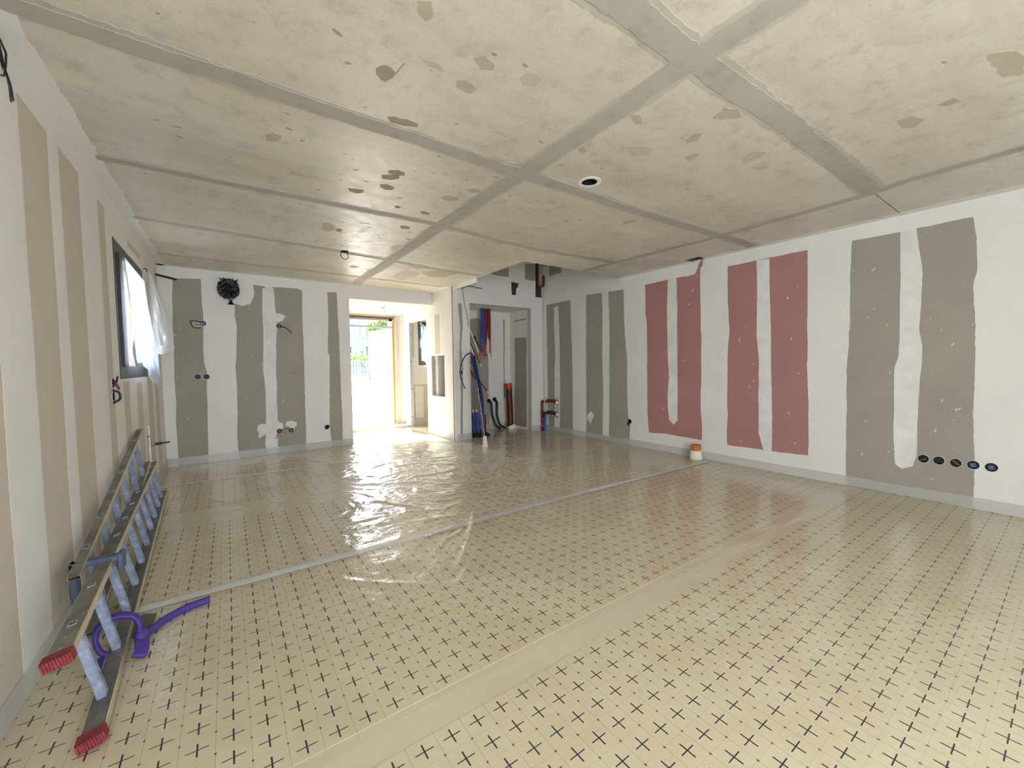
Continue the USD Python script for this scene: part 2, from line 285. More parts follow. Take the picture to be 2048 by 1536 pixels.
plain('navy_plastic', (22, 34, 66), 0.45)
plain('box_cover', (86, 104, 122), 0.5)
plain('anthracite', (74, 70, 62), 0.45)
plain('frame_dark', (58, 56, 52), 0.5)
plain('red_pipe', (112, 14, 14), 0.4)
plain('orange_end', (190, 58, 22), 0.5)
plain('blue_pipe', (18, 62, 150), 0.38)
plain('navy_tube', (30, 48, 96), 0.42)
plain('white_tube', (222, 220, 214), 0.45)
plain('brown_duct', (84, 20, 11), 0.5, vary=0.15, vscale=20)
plain('yellow_strip', (196, 148, 40), 0.6)
plain('brown_wood', (98, 76, 50), 0.7, vary=0.2, vscale=12)
plain('brass', (170, 130, 70), 0.35, 0.9)
plain('chrome', (205, 205, 205), 0.2, 1.0)
plain('red_rubber', (128, 40, 46), 0.7, vary=0.6, vscale=70)
plain('purple_webbing', (70, 50, 132), 0.7, vary=0.12, vscale=30, bump=0.6, bscale=300)
plain('grey_scrap', (92, 90, 84), 0.6, vary=0.15, vscale=15)
plain('foam_white', (232, 226, 206), 0.8, vary=0.06, vscale=25, bump=0.6, bscale=40)
plain('pvc_orange', (190, 112, 52), 0.5, vary=0.1, vscale=14)
plain('plaster_spatter', (214, 210, 196), 0.8, vary=0.1, vscale=20)
plain('gravel', (168, 163, 152), 0.9, vary=0.22, vscale=9, detail=6, bump=0.8, bscale=12)
plain('stone', (150, 143, 132), 0.9, vary=0.3, vscale=5)
plain('kerb', (222, 220, 214), 0.9, vary=0.1)
plain('house_wall', (92, 106, 138), 0.9, vary=0.07, vscale=0.7)
plain('house_roof', (150, 110, 92), 0.9)
plain('house_trim', (150, 160, 178), 0.8)
plain('house_dark', (52, 56, 66), 0.3)
plain('fence_white', (190, 192, 200), 0.7)
plain('fence_slat', (70, 74, 120), 0.8)
plain('grass', (110, 132, 84), 0.95, vary=0.3, vscale=3)
mat('leaf', {'p': ('principled_bsdf', dict(base_color=lin(70, 96, 36), roughness=0.6)), 't': ('translucent_bsdf', dict(color=lin(110, 140, 40))), 'm': ('mix_closure', dict(fac=0.4))},
    [('p.BSDF', 'm.closure1'), ('t.BSDF', 'm.closure2')], 'm.closure')
# ladder aluminium with dirt and paint drops
c1, c2 = np.array(lin(150, 148, 142)), np.array(lin(92, 88, 80))
mat('ladder_web', {'g': ('geometry', {}), 'n': ('noise_texture', dict(scale=7.0, detail=6.0, roughness=0.7)), 'n2': ('noise_texture', dict(scale=48.0, detail=3.0)),
                   'r': ('rgb_ramp', {'ramp': [(0.3, tuple(c2)), (0.7, tuple(c1))]}), 'r2': ('rgb_ramp', {'ramp': [(0.70, (0, 0, 0)), (0.74, (1, 1, 1))]}),
                   'm': ('mix_color', dict(b=lin(214, 212, 206))), 'p': ('principled_bsdf', dict(metallic=0.55, roughness=0.5))},
    [('g.position', 'n.vector'), ('g.position', 'n2.vector'), ('n.fac', 'r.fac'), ('n2.fac', 'r2.fac'), ('r2.color', 'm.fac'), ('r.color', 'm.a'), ('m.result', 'p.base_color')], 'p.BSDF')
plain('ladder_edge', (214, 200, 176), 0.3, 0.85, vary=0.15, vscale=30)
c1, c2 = np.array(lin(150, 160, 182)), np.array(lin(118, 128, 150))
mat('ladder_rung', {'g': ('geometry', {}), 'n': ('noise_texture', dict(scale=26.0, detail=5.0, roughness=0.65)), 'r': ('rgb_ramp', {'ramp': [(0.35, tuple(c2)), (0.6, tuple(c1)), (0.72, lin(190, 194, 204))]}),
                    'p': ('principled_bsdf', dict(metallic=0.4, roughness=0.5))}, [('g.position', 'n.vector'), ('n.fac', 'r.fac'), ('r.color', 'p.base_color')], 'p.BSDF')
plain('bracket_plastic', (70, 84, 104), 0.5, vary=0.3, vscale=30)
# clear polythene on the floor: mostly see-through, mirror-like at grazing angles
mat('floor_film', {'g': ('geometry', {}), 'n': ('noise_texture', dict(scale=22.0, detail=3.0, roughness=0.5, distortion=0.8)), 'b': ('bump', dict(strength=0.35, distance=0.006)),
                   'lw': ('layer_weight', dict(blend=0.5)), 'pw': ('math', dict(math_type='power', value2=5.0)), 'f': ('math', dict(math_type='multiply_add', value2=0.93, value3=0.05)), 't': ('transparent_bsdf', dict(color=(0.985, 0.985, 0.98))), 'd': ('diffuse_bsdf', dict(color=(0.8, 0.8, 0.8))),
                   'g1': ('glossy_bsdf', dict(color=(1, 1, 1), roughness=0.07)), 'mt': ('mix_closure', dict(fac=0.025)), 'm': ('mix_closure', {})},
    [('g.position', 'n.vector'), ('n.fac', 'b.height'), ('b.normal', 'g1.normal'), ('b.normal', 'lw.normal'), ('lw.facing', 'pw.value1'), ('pw.value', 'f.value1'), ('t.BSDF', 'mt.closure1'), ('d.BSDF', 'mt.closure2'),
     ('f.value', 'm.fac'), ('mt.closure', 'm.closure1'), ('g1.BSDF', 'm.closure2')], 'm.closure')
def veil(name, clear, col, gl=0.08, trans=0.5):
    mat(name, {'t': ('transparent_bsdf', {}), 'd': ('diffuse_bsdf', dict(color=col)), 'tl': ('translucent_bsdf', dict(color=col)), 'g': ('glossy_bsdf', dict(roughness=0.15)),
               'dt': ('mix_closure', dict(fac=trans)), 'dg': ('mix_closure', dict(fac=gl)), 'm': ('mix_closure', dict(fac=1 - clear))},
        [('d.BSDF', 'dt.closure1'), ('tl.BSDF', 'dt.closure2'), ('dt.closure', 'dg.closure1'), ('g.BSDF', 'dg.closure2'), ('t.BSDF', 'm.closure1'), ('dg.closure', 'm.closure2')], 'm.closure')
veil('edge_strip', 0.58, (0.80, 0.79, 0.77), 0.05, 0.3)
veil('tape_clear', 0.25, (0.84, 0.84, 0.85), 0.10, 0.2)
veil('dust_sheet', 0.04, (0.50, 0.57, 0.66), 0.08, 0.34)
veil('bag_film', 0.45, (0.80, 0.81, 0.82), 0.14, 0.4)
mat('glass_pane', {'t': ('transparent_bsdf', {}), 'g': ('glossy_bsdf', dict(roughness=0.02)), 'lw': ('layer_weight', dict(blend=0.5)), 'pw': ('math', dict(math_type='power', value2=5.0)), 'f': ('math', dict(math_type='multiply_add', value2=0.9, value3=0.06)), 'm': ('mix_closure', {})},
    [('lw.facing', 'pw.value1'), ('pw.value', 'f.value1'), ('f.value', 'm.fac'), ('t.BSDF', 'm.closure1'), ('g.BSDF', 'm.closure2')], 'm.closure')
def printed(name, x0, y0):
    """Kraft-foil facing with the printed 10 cm grid: a cross in every cell, thin rules and a dot where the rules meet."""
    N = {'g': ('geometry', {}), 's': ('separate_xyz', {}), 'n': ('noise_texture', dict(scale=2.5, detail=5.0, roughness=0.6)),
         'r': ('rgb_ramp', {'ramp': [(0.3, lin(206, 193, 160)), (0.7, lin(218, 207, 178))]}), 'mi': ('mix_color', dict(b=lin(16, 16, 34))), 'ml': ('mix_color', dict(b=lin(120, 114, 100))),
         'p': ('principled_bsdf', dict(roughness=0.55, specular_ior_level=0.4))}
    L = [('g.position', 's.vector'), ('g.position', 'n.vector'), ('n.fac', 'r.fac')]
    def m(nm, op, a, b=None, c=None):
        d = dict(math_type=op)
        for k, v in (('value1', a), ('value2', b), ('value3', c)):
            if v is None: continue
            if isinstance(v, str): L.append((v, nm + '.' + k))
            else: d[k] = v
        N[nm] = ('math', d); return nm + '.value'
    u = m('u', 'pingpong', m('xs', 'subtract', 's.x', x0 - 50.0), 0.05); v = m('v', 'pingpong', m('ys', 'subtract', 's.y', y0 - 50.0), 0.05)
    a1 = m('a1', 'multiply', m('a2', 'less_than', u, 0.0027), m('a3', 'less_than', v, 0.029))
    b1 = m('b1', 'multiply', m('b2', 'less_than', v, 0.0020), m('b3', 'less_than', u, 0.032))
    du = m('du', 'subtract', 0.05, u); dv = m('dv', 'subtract', 0.05, v)
    q = m('q', 'add', m('q1', 'multiply', du, du), m('q2', 'multiply', m('q3', 'multiply', dv, dv), 0.55))
    dot = m('dot', 'less_than', q, 0.0036 ** 2)
    ink = m('ink', 'maximum', m('ab', 'maximum', a1, b1), m('dk', 'multiply', dot, 0.8))
    l1 = m('l1', 'less_than', du, 0.0009); l2 = m('l2', 'multiply', m('l3', 'less_than', dv, 0.0008), 0.5)
    ln = m('ln', 'multiply', m('l4', 'maximum', l1, l2), 0.55)
    L.extend([('r.color', 'ml.a'), (ln, 'ml.fac'), ('ml.result', 'mi.a'), (ink, 'mi.fac'), ('mi.result', 'p.base_color')])
    mat(name, N, L, 'p.BSDF')
ROLLS = [(-2.30, 1.262, 0.083, 1.215), (1.418, 2.812, 0.0704, 1.4635), (2.822, 4.13, 0.068, 4.052), (4.545, 5.625, 0.016, 4.600), (5.64, 8.4, 0.05, 5.70)]
for k, (y0, y1, px, py) in enumerate(ROLLS): printed('printed_facing_%d' % k, px, py)
plain('plain_facing', (211, 199, 172), 0.5, vary=0.05, vscale=3)

# ------------------------------------------------------------ floor: slab, insulation boards, taped joints, clear film
X0, X1 = -0.69, 5.17
floor = struct('floor')
put('slab', bx(-1.1, 5.6, -2.7, 8.6, -0.16, -0.04), 'concrete_raw', floor)
for k, (y0, y1, px, py) in enumerate(ROLLS):
    put('insulation_board', bx(X0, X1, y0, y1, -0.04, 0.0), 'printed_facing_%d' % k, floor)
for y0, y1 in ((1.262, 1.418), (4.13, 4.545)):
    put('lap_strip', bx(X0, X1, y0, y1, -0.04, -0.0015), 'plain_facing', floor)
def ribbon(line, w, z0, h=0.0012, seed=1, amp=0.004):
    P = LineString(line).segmentize(0.05); c = np.array(P.coords)
    g = LineString(c).buffer(w / 2, cap_style=2)
    return extr(ragged(g, amp, 0.04, seed), z0, z0 + h)
def film_z(x, y):
    q = np.stack([x, y, np.zeros_like(x)], -1)
    core = np.exp(-((x - 1.9) ** 2 / 1.5 + (y - 4.3) ** 2 / 4.5)) + 0.9 * np.exp(-((x - 2.3) ** 2 / 1.2 + (y - 6.9) ** 2 / 1.6)) + 0.35 * np.exp(-((x - 1.2) ** 2 / 0.5 + (y - 2.2) ** 2 / 0.6))
    amp = 0.0012 + 0.0085 * np.clip(core, 0, 1) + 0.002 * np.clip((y - 2.5) / 3, 0, 1)
    w = q * 0.9; w[..., 0] += 0.7 * meshkit.noise(q * 1.3, 3); w[..., 1] += 0.7 * meshkit.noise(q * 1.3 + 7, 4)
    r1 = 1 - np.abs(2 * meshkit.fbm(w * np.array([3.2, 1.5, 1]), 3, 11) - 1)
    r2 = 1 - np.abs(2 * meshkit.fbm(w * np.array([2.0, 5.0, 1]) + 3.3, 3, 23) - 1)
    z = amp * (0.8 * r1 ** 3 + 0.7 * r2 ** 4 + 0.5 * meshkit.noise(q * 9, 31))
    r3 = 1 - np.abs(2 * meshkit.fbm(w * np.array([9.0, 6.0, 1]) + 11.0, 3, 41) - 1); r4 = 1 - np.abs(2 * meshkit.fbm(w * np.array([15.0, 19.0, 1]) + 17.0, 2, 47) - 1)
    z = z + np.clip(core, 0, 1) * (0.0095 * r3 ** 3 + 0.0036 * r4 ** 2) + 0.0006 * r4 ** 2
    for yl, wd, hh in ((1.335, 0.02, 0.006), (4.335, 0.018, 0.007), (2.83, 0.05, 0.003), (5.65, 0.04, 0.003)):
        z = z + hh * np.exp(-((y - yl - 0.02 * np.sin(x * 1.3)) / wd) ** 2)
    rnd = random.Random(5)
    for _ in range(26):                                  # long folds running off the trampled middle
        cx, cy = rnd.gauss(1.8, 0.8), rnd.gauss(3.9, 1.5); th = rnd.uniform(0, math.pi); ln = rnd.uniform(0.15, 0.5); wd = rnd.uniform(0.012, 0.028); cv = rnd.uniform(-0.3, 0.3)
        a = (x - cx) * math.cos(th) + (y - cy) * math.sin(th); b = -(x - cx) * math.sin(th) + (y - cy) * math.cos(th) + cv * a * a
        z = z + rnd.uniform(0.006, 0.013) * np.exp(-(a / ln) ** 4 - (b / wd) ** 2)
    return z + 0.0022
gx, gy = np.meshgrid(np.arange(X0 + 0.015, 5.0, 0.0150), np.arange(-0.6, 8.1, 0.0150))
zz = film_z(gx, gy)
nv, nu = gx.shape
ids = np.arange(nv * nu).reshape(nv, nu)
cx_, cy_ = (gx[:-1, :-1] + gx[1:, 1:]) / 2, (gy[:-1, :-1] + gy[1:, 1:]) / 2
def inside(x, y):
    ok = (x < aR + bR * y - 0.02)
    ok &= (y < aB + bB * x - 0.02) | ((x > 1.66) & (x < 3.06))
    ok &= ~((x > 3.0) & (y > 6.04)) | ((x > 3.18) & (x < 4.72) & (y < 6.78))
    return ok
keep = inside(cx_, cy_)
F = np.concatenate([np.stack([ids[:-1, :-1], ids[:-1, 1:], ids[1:, 1:]], -1)[keep], np.stack([ids[:-1, :-1], ids[1:, 1:], ids[1:, :-1]], -1)[keep]])
film = trimesh.Trimesh(np.c_[gx.ravel(), gy.ravel(), zz.ravel()], F, process=False); film.remove_unreferenced_vertices()
put('plastic_film', film, 'floor_film', floor, smooth=True)
put('joint_tape', ribbon([(X0 + 0.02, 2.82), (2.6, 2.815), (4.93, 2.745)], 0.062, 0.0105, 0.0012, 4), 'tape_clear', floor)
put('joint_tape', ribbon([(X0 + 0.02, 5.66), (2.9, 5.63), (4.95, 5.70)], 0.030, 0.0105, 0.0012, 8), 'tape_clear', floor)

# ------------------------------------------------------------ ceiling: precast slabs, filled joints, blemishes
void = rect(3.155, 5.3, 4.19, 6.40)
ceil = struct('ceiling')
xs, ys = [-0.9, 1.717, 4.20, 5.4], [-2.6, 1.02, 2.285, 3.56, 4.92, 7.0]
holes = [Point(2.206, 2.127).buffer(0.055), Point(1.148, 4.935).buffer(0.042), Polygon(D['C_hole'])]
hole_u = unary_union(holes + [void])
for i in range(3):
    for j in range(5):
        p = rect(xs[i] + 0.004, xs[i + 1] - 0.004, ys[j] + 0.004, ys[j + 1] - 0.004).difference(hole_u)
        m = extr(p, -0.16, 0.0)
        if m is not None: put('slab_panel', FC.map(m), 'concrete_slab', ceil)
        m = extr(rect(xs[i], xs[i + 1], ys[j], ys[j + 1]).boundary.buffer(0.012).difference(hole_u), -0.10, -0.002)
put('joint_bed', FC.map(extr(rect(-0.9, 5.4, -2.6, 7.0).difference(hole_u), -0.17, -0.16)), 'concrete_joint', ceil)
jl = [([(1.735, -2.2), (1.715, 1.0), (1.722, 2.29), (1.706, 3.53), (1.718, 5.4), (1.72, 6.75)], 0.125), ([(4.10, -2.2), (4.15, 0.8), (4.23, 1.1), (4.28, 2.27), (4.20, 3.53), (4.2, 4.19)], 0.075),
      ([(-0.62, 2.272), (0.58, 2.29), (1.72, 2.29), (2.81, 2.30), (4.2, 2.262), (5.0, 2.24)], 0.105), ([(-0.62, 1.035), (1.2, 1.031), (1.72, 1.036), (2.33, 1.005), (3.16, 1.004), (4.16, 1.016)], 0.125),
      ([(-0.62, 3.562), (0.19, 3.565), (1.705, 3.53), (2.43, 3.645), (2.93, 3.68), (4.25, 3.60)], 0.075), ([(-0.6, 4.78), (0.24, 4.855), (1.58, 5.02), (2.22, 5.15), (3.1, 5.2)], 0.06), ([(-0.6, 6.1), (1.7, 6.2), (3.0, 6.25)], 0.035)]
for k, (l, w) in enumerate(jl):
    g = LineString(l).buffer(w / 2, cap_style=2).segmentize(0.05)
    put('joint_edge', FC.map(extr(ragged(g.buffer(0.022), 0.03, 0.03, 40 + k, 2.5).difference(hole_u), 0.0, 0.0009 + 0.00017 * k)), 'concrete_joint_edge', ceil)
    put('joint_filler', FC.map(extr(ragged(g, 0.022, 0.03, 50 + k, 3.5).difference(hole_u), 0.0, 0.0030 + 0.00021 * k)), 'concrete_joint', ceil)
for k, key in enumerate([q for q in D if q[:2] in ('S_', 'T_') and q != 'T_0']):
    strong = key in ('S_0', 'S_1', 'S_2', 'S_3', 'S_4', 'S_5', 'S_6', 'S_9', 'S_10', 'S_13', 'S_12')
    p = ragged(D[key], 0.006 if strong else 0.018, 0.012, 70 + k, 9.0)
    put('damp_patch' if strong else 'blemish', FC.map(extr(p, 0.0, 0.0006)), 'concrete_damp' if strong else ('concrete_stain' if k % 3 else 'concrete_joint_edge'), ceil)
rnd = random.Random(12)
sp = []
for _ in range(150):
    a, b = rnd.gauss(0.9, 0.9), rnd.gauss(3.4, 1.3)
    if not (-0.5 < a < 4.8 and 0.3 < b < 6.6) or (a > 3.1 and b > 4.1): continue
    r = rnd.uniform(0.004, 0.013); th = rnd.uniform(-0.5, 0.5)
    e = shapely.affinity.rotate(shapely.affinity.scale(Point(a, b).buffer(r, 3), rnd.uniform(1, 2.2), 0.7), math.degrees(th)); sp.append(extr(e, 0, 0.0005))
put('speck', FC.map(trimesh.util.concatenate(sp)), 'concrete_damp', ceil, kind='stuff')
# plaster carried onto the slab along the walls
put('plaster_edge', FC.map(extr(ragged(rect(-0.72, -0.595, -2.2, 6.9), 0.022, 0.02, 91, 7.0).intersection(rect(-0.70, 5, -2.4, 6.84)), 0, 0.002)), 'compound_white', ceil)
g = Polygon([(5.13, -2.2), (5.04, -2.2), (4.985, 2.84), (5.0, 2.86), (5.1, 2.86)]); g2 = Polygon([(5.09, 3.03), (4.975, 3.06), (4.955, 4.19), (5.06, 4.19)])
put('plaster_edge', FC.map(extr(unary_union([ragged(g, 0.006, 0.03, 92), ragged(g2, 0.006, 0.03, 93)]), 0, 0.002)), 'compound_white', ceil)
put('plaster_edge', FC.map(extr(unary_union([ragged(Polygon([(-0.69, 6.80), (-0.69, 6.72), (1.6, 6.78), (3.0, 6.76), (3.0, 6.25), (3.12, 6.2), (3.12, 6.9), (1.6, 6.86)]), 0.01, 0.03, 94)]), 0, 0.002)), 'compound_white', ceil)
# slab edge and shaft of the stairwell above
shaft = struct('wall_stairwell')
put('stairwell_lining', bx(3.02, 3.155, 4.05, P2Y + 0.3, H + 0.004, 4.2), 'compound_white', shaft)
put('stairwell_lining', bx(3.155, 5.3, 4.05, 4.19, H + 0.004, 4.2), 'compound_white', shaft)
put('added_shaft_lid', bx(3.0, 5.5, 4.0, 6.5, 4.2, 4.35), 'compound_white', shaft)  # unseen lid added to block light from above the shaft
put('upper_slab', [bx(-1.2, 3.0, -2.8, 9.0, 2.78, 2.9), bx(3.0, 5.7, -2.8, 4.06, 2.78, 2.9), bx(3.0, 5.7, 6.42, 9.0, 2.78, 2.9)], 'concrete_raw', ceil)
upper = struct('wall_upper_added')
put('added_shell', [bx(-1.2, 5.7, 8.46, 8.66, 2.75, 4.5), bx(5.5, 5.7, -2.8, 8.66, 2.75, 4.5), bx(-1.2, -1.0, -2.8, 8.66, 2.75, 4.5), bx(-1.2, 5.7, -2.9, -2.7, 2.75, 4.5), bx(-1.3, 5.8, -3.0, 8.8, 4.5, 4.65), bx(5.35, 5.6, -2.6, 8.66, -0.1, 2.8)], 'wall_core', upper)  # unseen walls and roof added to stop outside light leaking in
tr = struct('trim_1', 'white metal edge profile under the slab edge beside the stairwell')
put('profile_leg', bx(3.128, 3.136, 5.35, 6.14, H - 0.052, H), 'white_paint', tr); put('profile_flange', bx(3.128, 3.165, 5.35, 6.14, H - 0.056, H - 0.052), 'white_paint', tr)

# ------------------------------------------------------------ walls
def wall(name, fr, outline, patches=(), whites=(), holes=(), thick=0.10, skims=0.0, seed=1, base='compound_white', proud=0.0014):
    """A boarded wall: hidden core, plasterboard showing where it is not covered, and the layer of joint compound 2 mm proud around it."""
    w = struct(name)
    hu = unary_union(list(holes)) if holes else Polygon()
    body = outline.difference(hu)
    put('core', fr.map(extr(body, -thick, -0.0125)), 'wall_core', w)
    cov = body
    for k, (pts, m) in enumerate(patches):
        p = ragged(pts, 0.010, 0.02, seed * 13 + k, 5.0).intersection(body)
        cov = cov.difference(p)
        q = p.buffer(0.03).intersection(body)
        for s in polys(q): put('plasterboard', fr.map(extr(s, -0.0124, 0.0)), m, w, label={'board_pink': 'pink plasterboard', 'board_green': 'pale green plasterboard'}.get(m))
        ring = ragged(p.buffer(0.004) if p.geom_type == 'Polygon' else polys(p)[0], 0.022, 0.03, seed * 17 + k, 3.0)
        thin = p.difference(ring)
        th = [extr(s, 0.0, 0.0008) for s in polys(thin)]
        if th and m != 'board_grey_skimmed': put('thin_skim', fr.map(trimesh.util.concatenate(th)), 'board_pink_skim' if m == 'board_pink' else 'compound_thin', w)
    for k, pts in enumerate(whites):
        p = ragged(pts, 0.007, 0.02, seed * 29 + k, 5.0).intersection(body)
        put('filler_band', fr.map(extr(p, 0.0, 0.0018)), 'compound_fresh' , w)
        h = ragged(p.buffer(0.0), 0.02, 0.04, seed * 31 + k, 2.2).difference(p).intersection(body)
    fl = []
    rn = random.Random(seed * 7)
    for pts, m in patches:
        a0, b0, a1, b1 = Polygon(pts).bounds
        for _ in range(int(14 * (a1 - a0) * (b1 - b0)) if m != SK else 0):
            q = shapely.affinity.rotate(shapely.affinity.scale(Point(rn.uniform(a0, a1), rn.uniform(b0, b1)).buffer(rn.uniform(0.0025, 0.008), 2), 1, rn.uniform(1, 3.5)), rn.uniform(-50, 50))
            if q.within(body): fl.append(extr(q, 0, 0.0007))
    if fl: put('plaster_fleck', fr.map(trimesh.util.concatenate(fl)), 'compound_thin', w, kind='stuff')
    put('joint_compound', fr.map(extr(cov, -0.0125, proud)), base, w)
    return w
G, SK, PK, GN = 'board_grey', 'board_grey_skimmed', 'board_pink', 'board_green'
hc = lambda a, b, r=0.0335: Point(a, b).buffer(r, 10)
# back wall with the opening to the entrance
BBOX = [(-0.243, 1.872), (0.643, 1.876), (-0.324, 1.164), (-0.231, 1.162), (0.596, 0.339), (0.746, 0.334), (1.246, 0.332)]
back = wall('wall_back', FB, rect(-0.80, PX + 0.02, 0, 2.60).difference(rect(1.637, PX + 0.1, -1, 2.368)), [(D['B_A'], G), (D['B_B'], G), (D['B_C'], G)], [D['B_Bw'], D['B_blob']], [hc(a, b) for a, b in BBOX], seed=2)
RBOX = [(0.83, 0.372), (0.733, 0.373), (0.632, 0.371), (0.532, 0.372), (0.433, 0.371), (4.04, 0.371)]
rw_out = Polygon([(-2.4, 0), (6.30, 0), (6.30, 4.3), (4.19, 4.3), (4.19, 2.60), (-2.4, 2.60)])
right = wall('wall_right', FR, rw_out, [(D['R_D'], G), (D['R_E'], G), (D['R_F'], PK), (D['R_G'], PK), (D['R_H'], G), (D['R_up'], G)], [D['R_Dw'], D['R_Ew'], D['R_blob'], D['R_Fw'], D['R_Gw'], D['R_Hw']], [hc(a, b) for a, b in RBOX], seed=3)
LS = [(1.60, 2.32, 0, 2.445), (2.645, 2.99, 0, 2.445), (3.152, 3.51, 0, 2.45), (3.925, 4.12, 0, 2.44), (4.43, 4.67, 0, 1.17), (4.99, 5.28, 0, 1.15), (5.60, 5.93, 0, 1.9), (6.10, 6.38, 0, 2.2), (4.95, 5.55, 2.37, 2.43)]
LBOX = [(4.064, 1.174), (4.055, 1.076)]
WIN = rect(4.325, 5.70, 1.195, 2.295)
left = wall('wall_left', FL, rect(-2.4, 6.9, 0, 2.60).difference(WIN), [([(a, c), (b, c), (b, d), (a, d)], SK) for a, b, c, d in LS], [], [hc(a, b) for a, b in LBOX], seed=4, thick=0.09, proud=0.0005)
put('core', FL.map(extr(rect(-2.4, 6.9, -0.1, 2.8).difference(rect(4.30, 5.75, 1.17, 2.32)), -0.36, -0.09)), 'wall_core', left)
rear = struct('wall_rear')
put('core', extr(Polygon([(-0.8, -0.1), (5.4, -0.1), (5.4, 2.7), (-0.8, 2.7)]), 0, 0.2).apply_transform(np.array([[1, 0, 0, 0], [0, 0, -1, -2.3], [0, 1, 0, 0], [0, 0, 0, 1]], float)), 'compound_white', rear)
# stair wall with the services niche
niche = rect(3.395, 4.71, -1, 2.322)
hole1, hole2 = Polygon(D['P_hole']), Polygon(D['P_hole2'])
st = wall('wall_stair', FP, Polygon([(3.09, 0), (4.99, 0), (4.99, 2.75), (4.83, 2.75), (4.83, 4.3), (3.0, 4.3), (3.0, 2.6), (3.09, 2.6)]).difference(unary_union([niche, hole1, hole2])),
          [(D['P_a'], G), (D['P_up'], G), (D['P_up2'], G)], [], [hc(3.202, 1.15)], seed=5, thick=0.085)
put('cavity_back', [bx(4.25, 4.49, P2Y + 0.013, P2Y + 0.10, 2.50, 2.80), bx(4.80, 5.02, P2Y + 0.013, P2Y + 0.10, 2.52, 2.745)], 'cavity_shade', st)  # dark blocks stand for the shade inside the wall openings
put('chase_back', bx(4.76, 5.1, 6.26, 6.34, 2.4, 4.3), 'board_grey', shaft)
put('chase_band', bx(4.865, 4.90, 6.252, 6.26, 2.7, 4.3), 'compound_white', shaft)
put('chase_side', bx(4.74, 4.76, 6.12, 6.30, 2.4, 4.3), 'board_grey', shaft)
nb = wall('wall_niche_back', FNB, rect(3.13, 4.76, 0, 2.33), [(D['N_a'], G), (D['N_b'], G)], [], [], seed=6, thick=0.10)
nr = wall('wall_niche_side', FNR, rect(6.147, 6.80, 0, 2.33), [(D['N_c'], G), (D['N_d'], G)], [], [], seed=7, thick=0.06)
nh = struct('trim_2')  # ceiling piece over the services niche
put('niche_head', bx(3.13, 4.80, 6.145, 6.80, 2.322, 2.36), 'compound_white', nh)
# entrance partition with the lavatory doorway and the meter recess
meter, wcd = rect(6.41, 6.955, 0.722, 1.448), rect(7.16, 8.06, -1, 2.152)
px = wall('wall_entrance', FX, rect(6.125, 8.41, 0, 2.60).difference(unary_union([meter, wcd])), [([(6.56, 0.06), (6.79, 0.06), (6.785, 0.70), (6.56, 0.705)], GN), ([(6.58, 1.48), (6.78, 1.48), (6.77, 2.19), (6.57, 2.18)], SK), ([(8.14, 0.1), (8.25, 0.1), (8.25, 2.1), (8.14, 2.1)], SK)], [], [], seed=8, thick=0.07)
stud = []
for (y, z0, z1) in ((6.112, 0.055, 2.06), (8.045, 0.03, 2.152)):
    hs = unary_union([hc(3.115, z, 0.011) for z in np.arange(0.22, 2.0, 0.44 if y < 7 else 0.57)])
    web = extr(rect(PX + 0.006, PX + 0.068, z0, z1).difference(hs), 0, 0.002); web.apply_transform(np.array([[1, 0, 0, 0], [0, 0, -1, y], [0, 1, 0, 0], [0, 0, 0, 1]], float))
    put('metal_stud', [web, bx(PX + 0.006, PX + 0.009, y, y + 0.012, z0, z1), bx(PX + 0.066, PX + 0.069, y, y + 0.012, z0, z1)], 'galv_matte', px)
    put('stud_shade', bx(PX + 0.010, PX + 0.064, y + 0.0035, y + 0.010, z0 + 0.01, z1 - 0.01), 'dark', px)  # dark block paints the shade inside the hollow stud
put('timber_packer', bx(PX + 0.034, PX + 0.068, 6.108, 6.124, 2.065, H - 0.06), 'brown_wood', px)
put('board_edge', bx(PX - 0.002, PX + 0.0055, 6.10, 6.125, 0.0, H), 'compound_white', px)
put('recess_stud', [bx(PX + 0.075, PX + 0.14, 6.905, 6.94, 0.0, 2.3), bx(PX + 0.15, PX + 0.16, 6.905, 6.97, 0.0, 2.3)], 'galv_matte', px)
# entrance hall and lavatory shells
hall = struct('wall_hall')
put('side_wall', bx(1.45, 1.60, 6.9, 8.4, 0, 2.4), 'compound_white', hall)
put('hall_ceiling', bx(1.45, 3.10, 6.86, 8.42, 2.365, 2.46), 'compound_white', hall)
wc = struct('wall_lavatory')
wwin = rect(3.40, 4.30, 1.287, 2.235)
put('window_wall', FW.map(extr(rect(3.15, 5.2, 0, 2.45).difference(wwin), -0.06, 0.0)), 'compound_white', wc)
put('outer_wall', FW.map(extr(rect(2.93, 5.6, -0.1, 2.8).difference(rect(3.43, 4.27, 1.31, 2.21)), -0.26, -0.061)), 'wall_core', wc)
put('plasterboard', FW.map(extr(ragged([(3.18, 0.1), (5.1, 0.1), (5.1, 0.86), (3.18, 0.875)], 0.008, 0.03, 71), 0, 0.001)), 'board_grey_skimmed', wc)
put('filler_band', FW.map(extr(ragged([(3.31, 0.14), (3.49, 0.14), (3.485, 0.82), (3.30, 0.84)], 0.01, 0.03, 72), 0.001, 0.003)), 'compound_white', wc)
put('plasterboard', FW.map(extr(ragged([(3.17, 1.5), (3.30, 1.45), (3.31, 2.15), (3.17, 2.2)], 0.01, 0.03, 73), 0, 0.001)), 'board_grey_skimmed', wc)
put('side_wall', bx(5.05, 5.2, 6.9, 8.4, 0, 2.45), 'compound_white', wc); put('lavatory_ceiling', bx(3.15, 5.2, 6.9, 8.4, 2.42, 2.5), 'compound_white', wc)
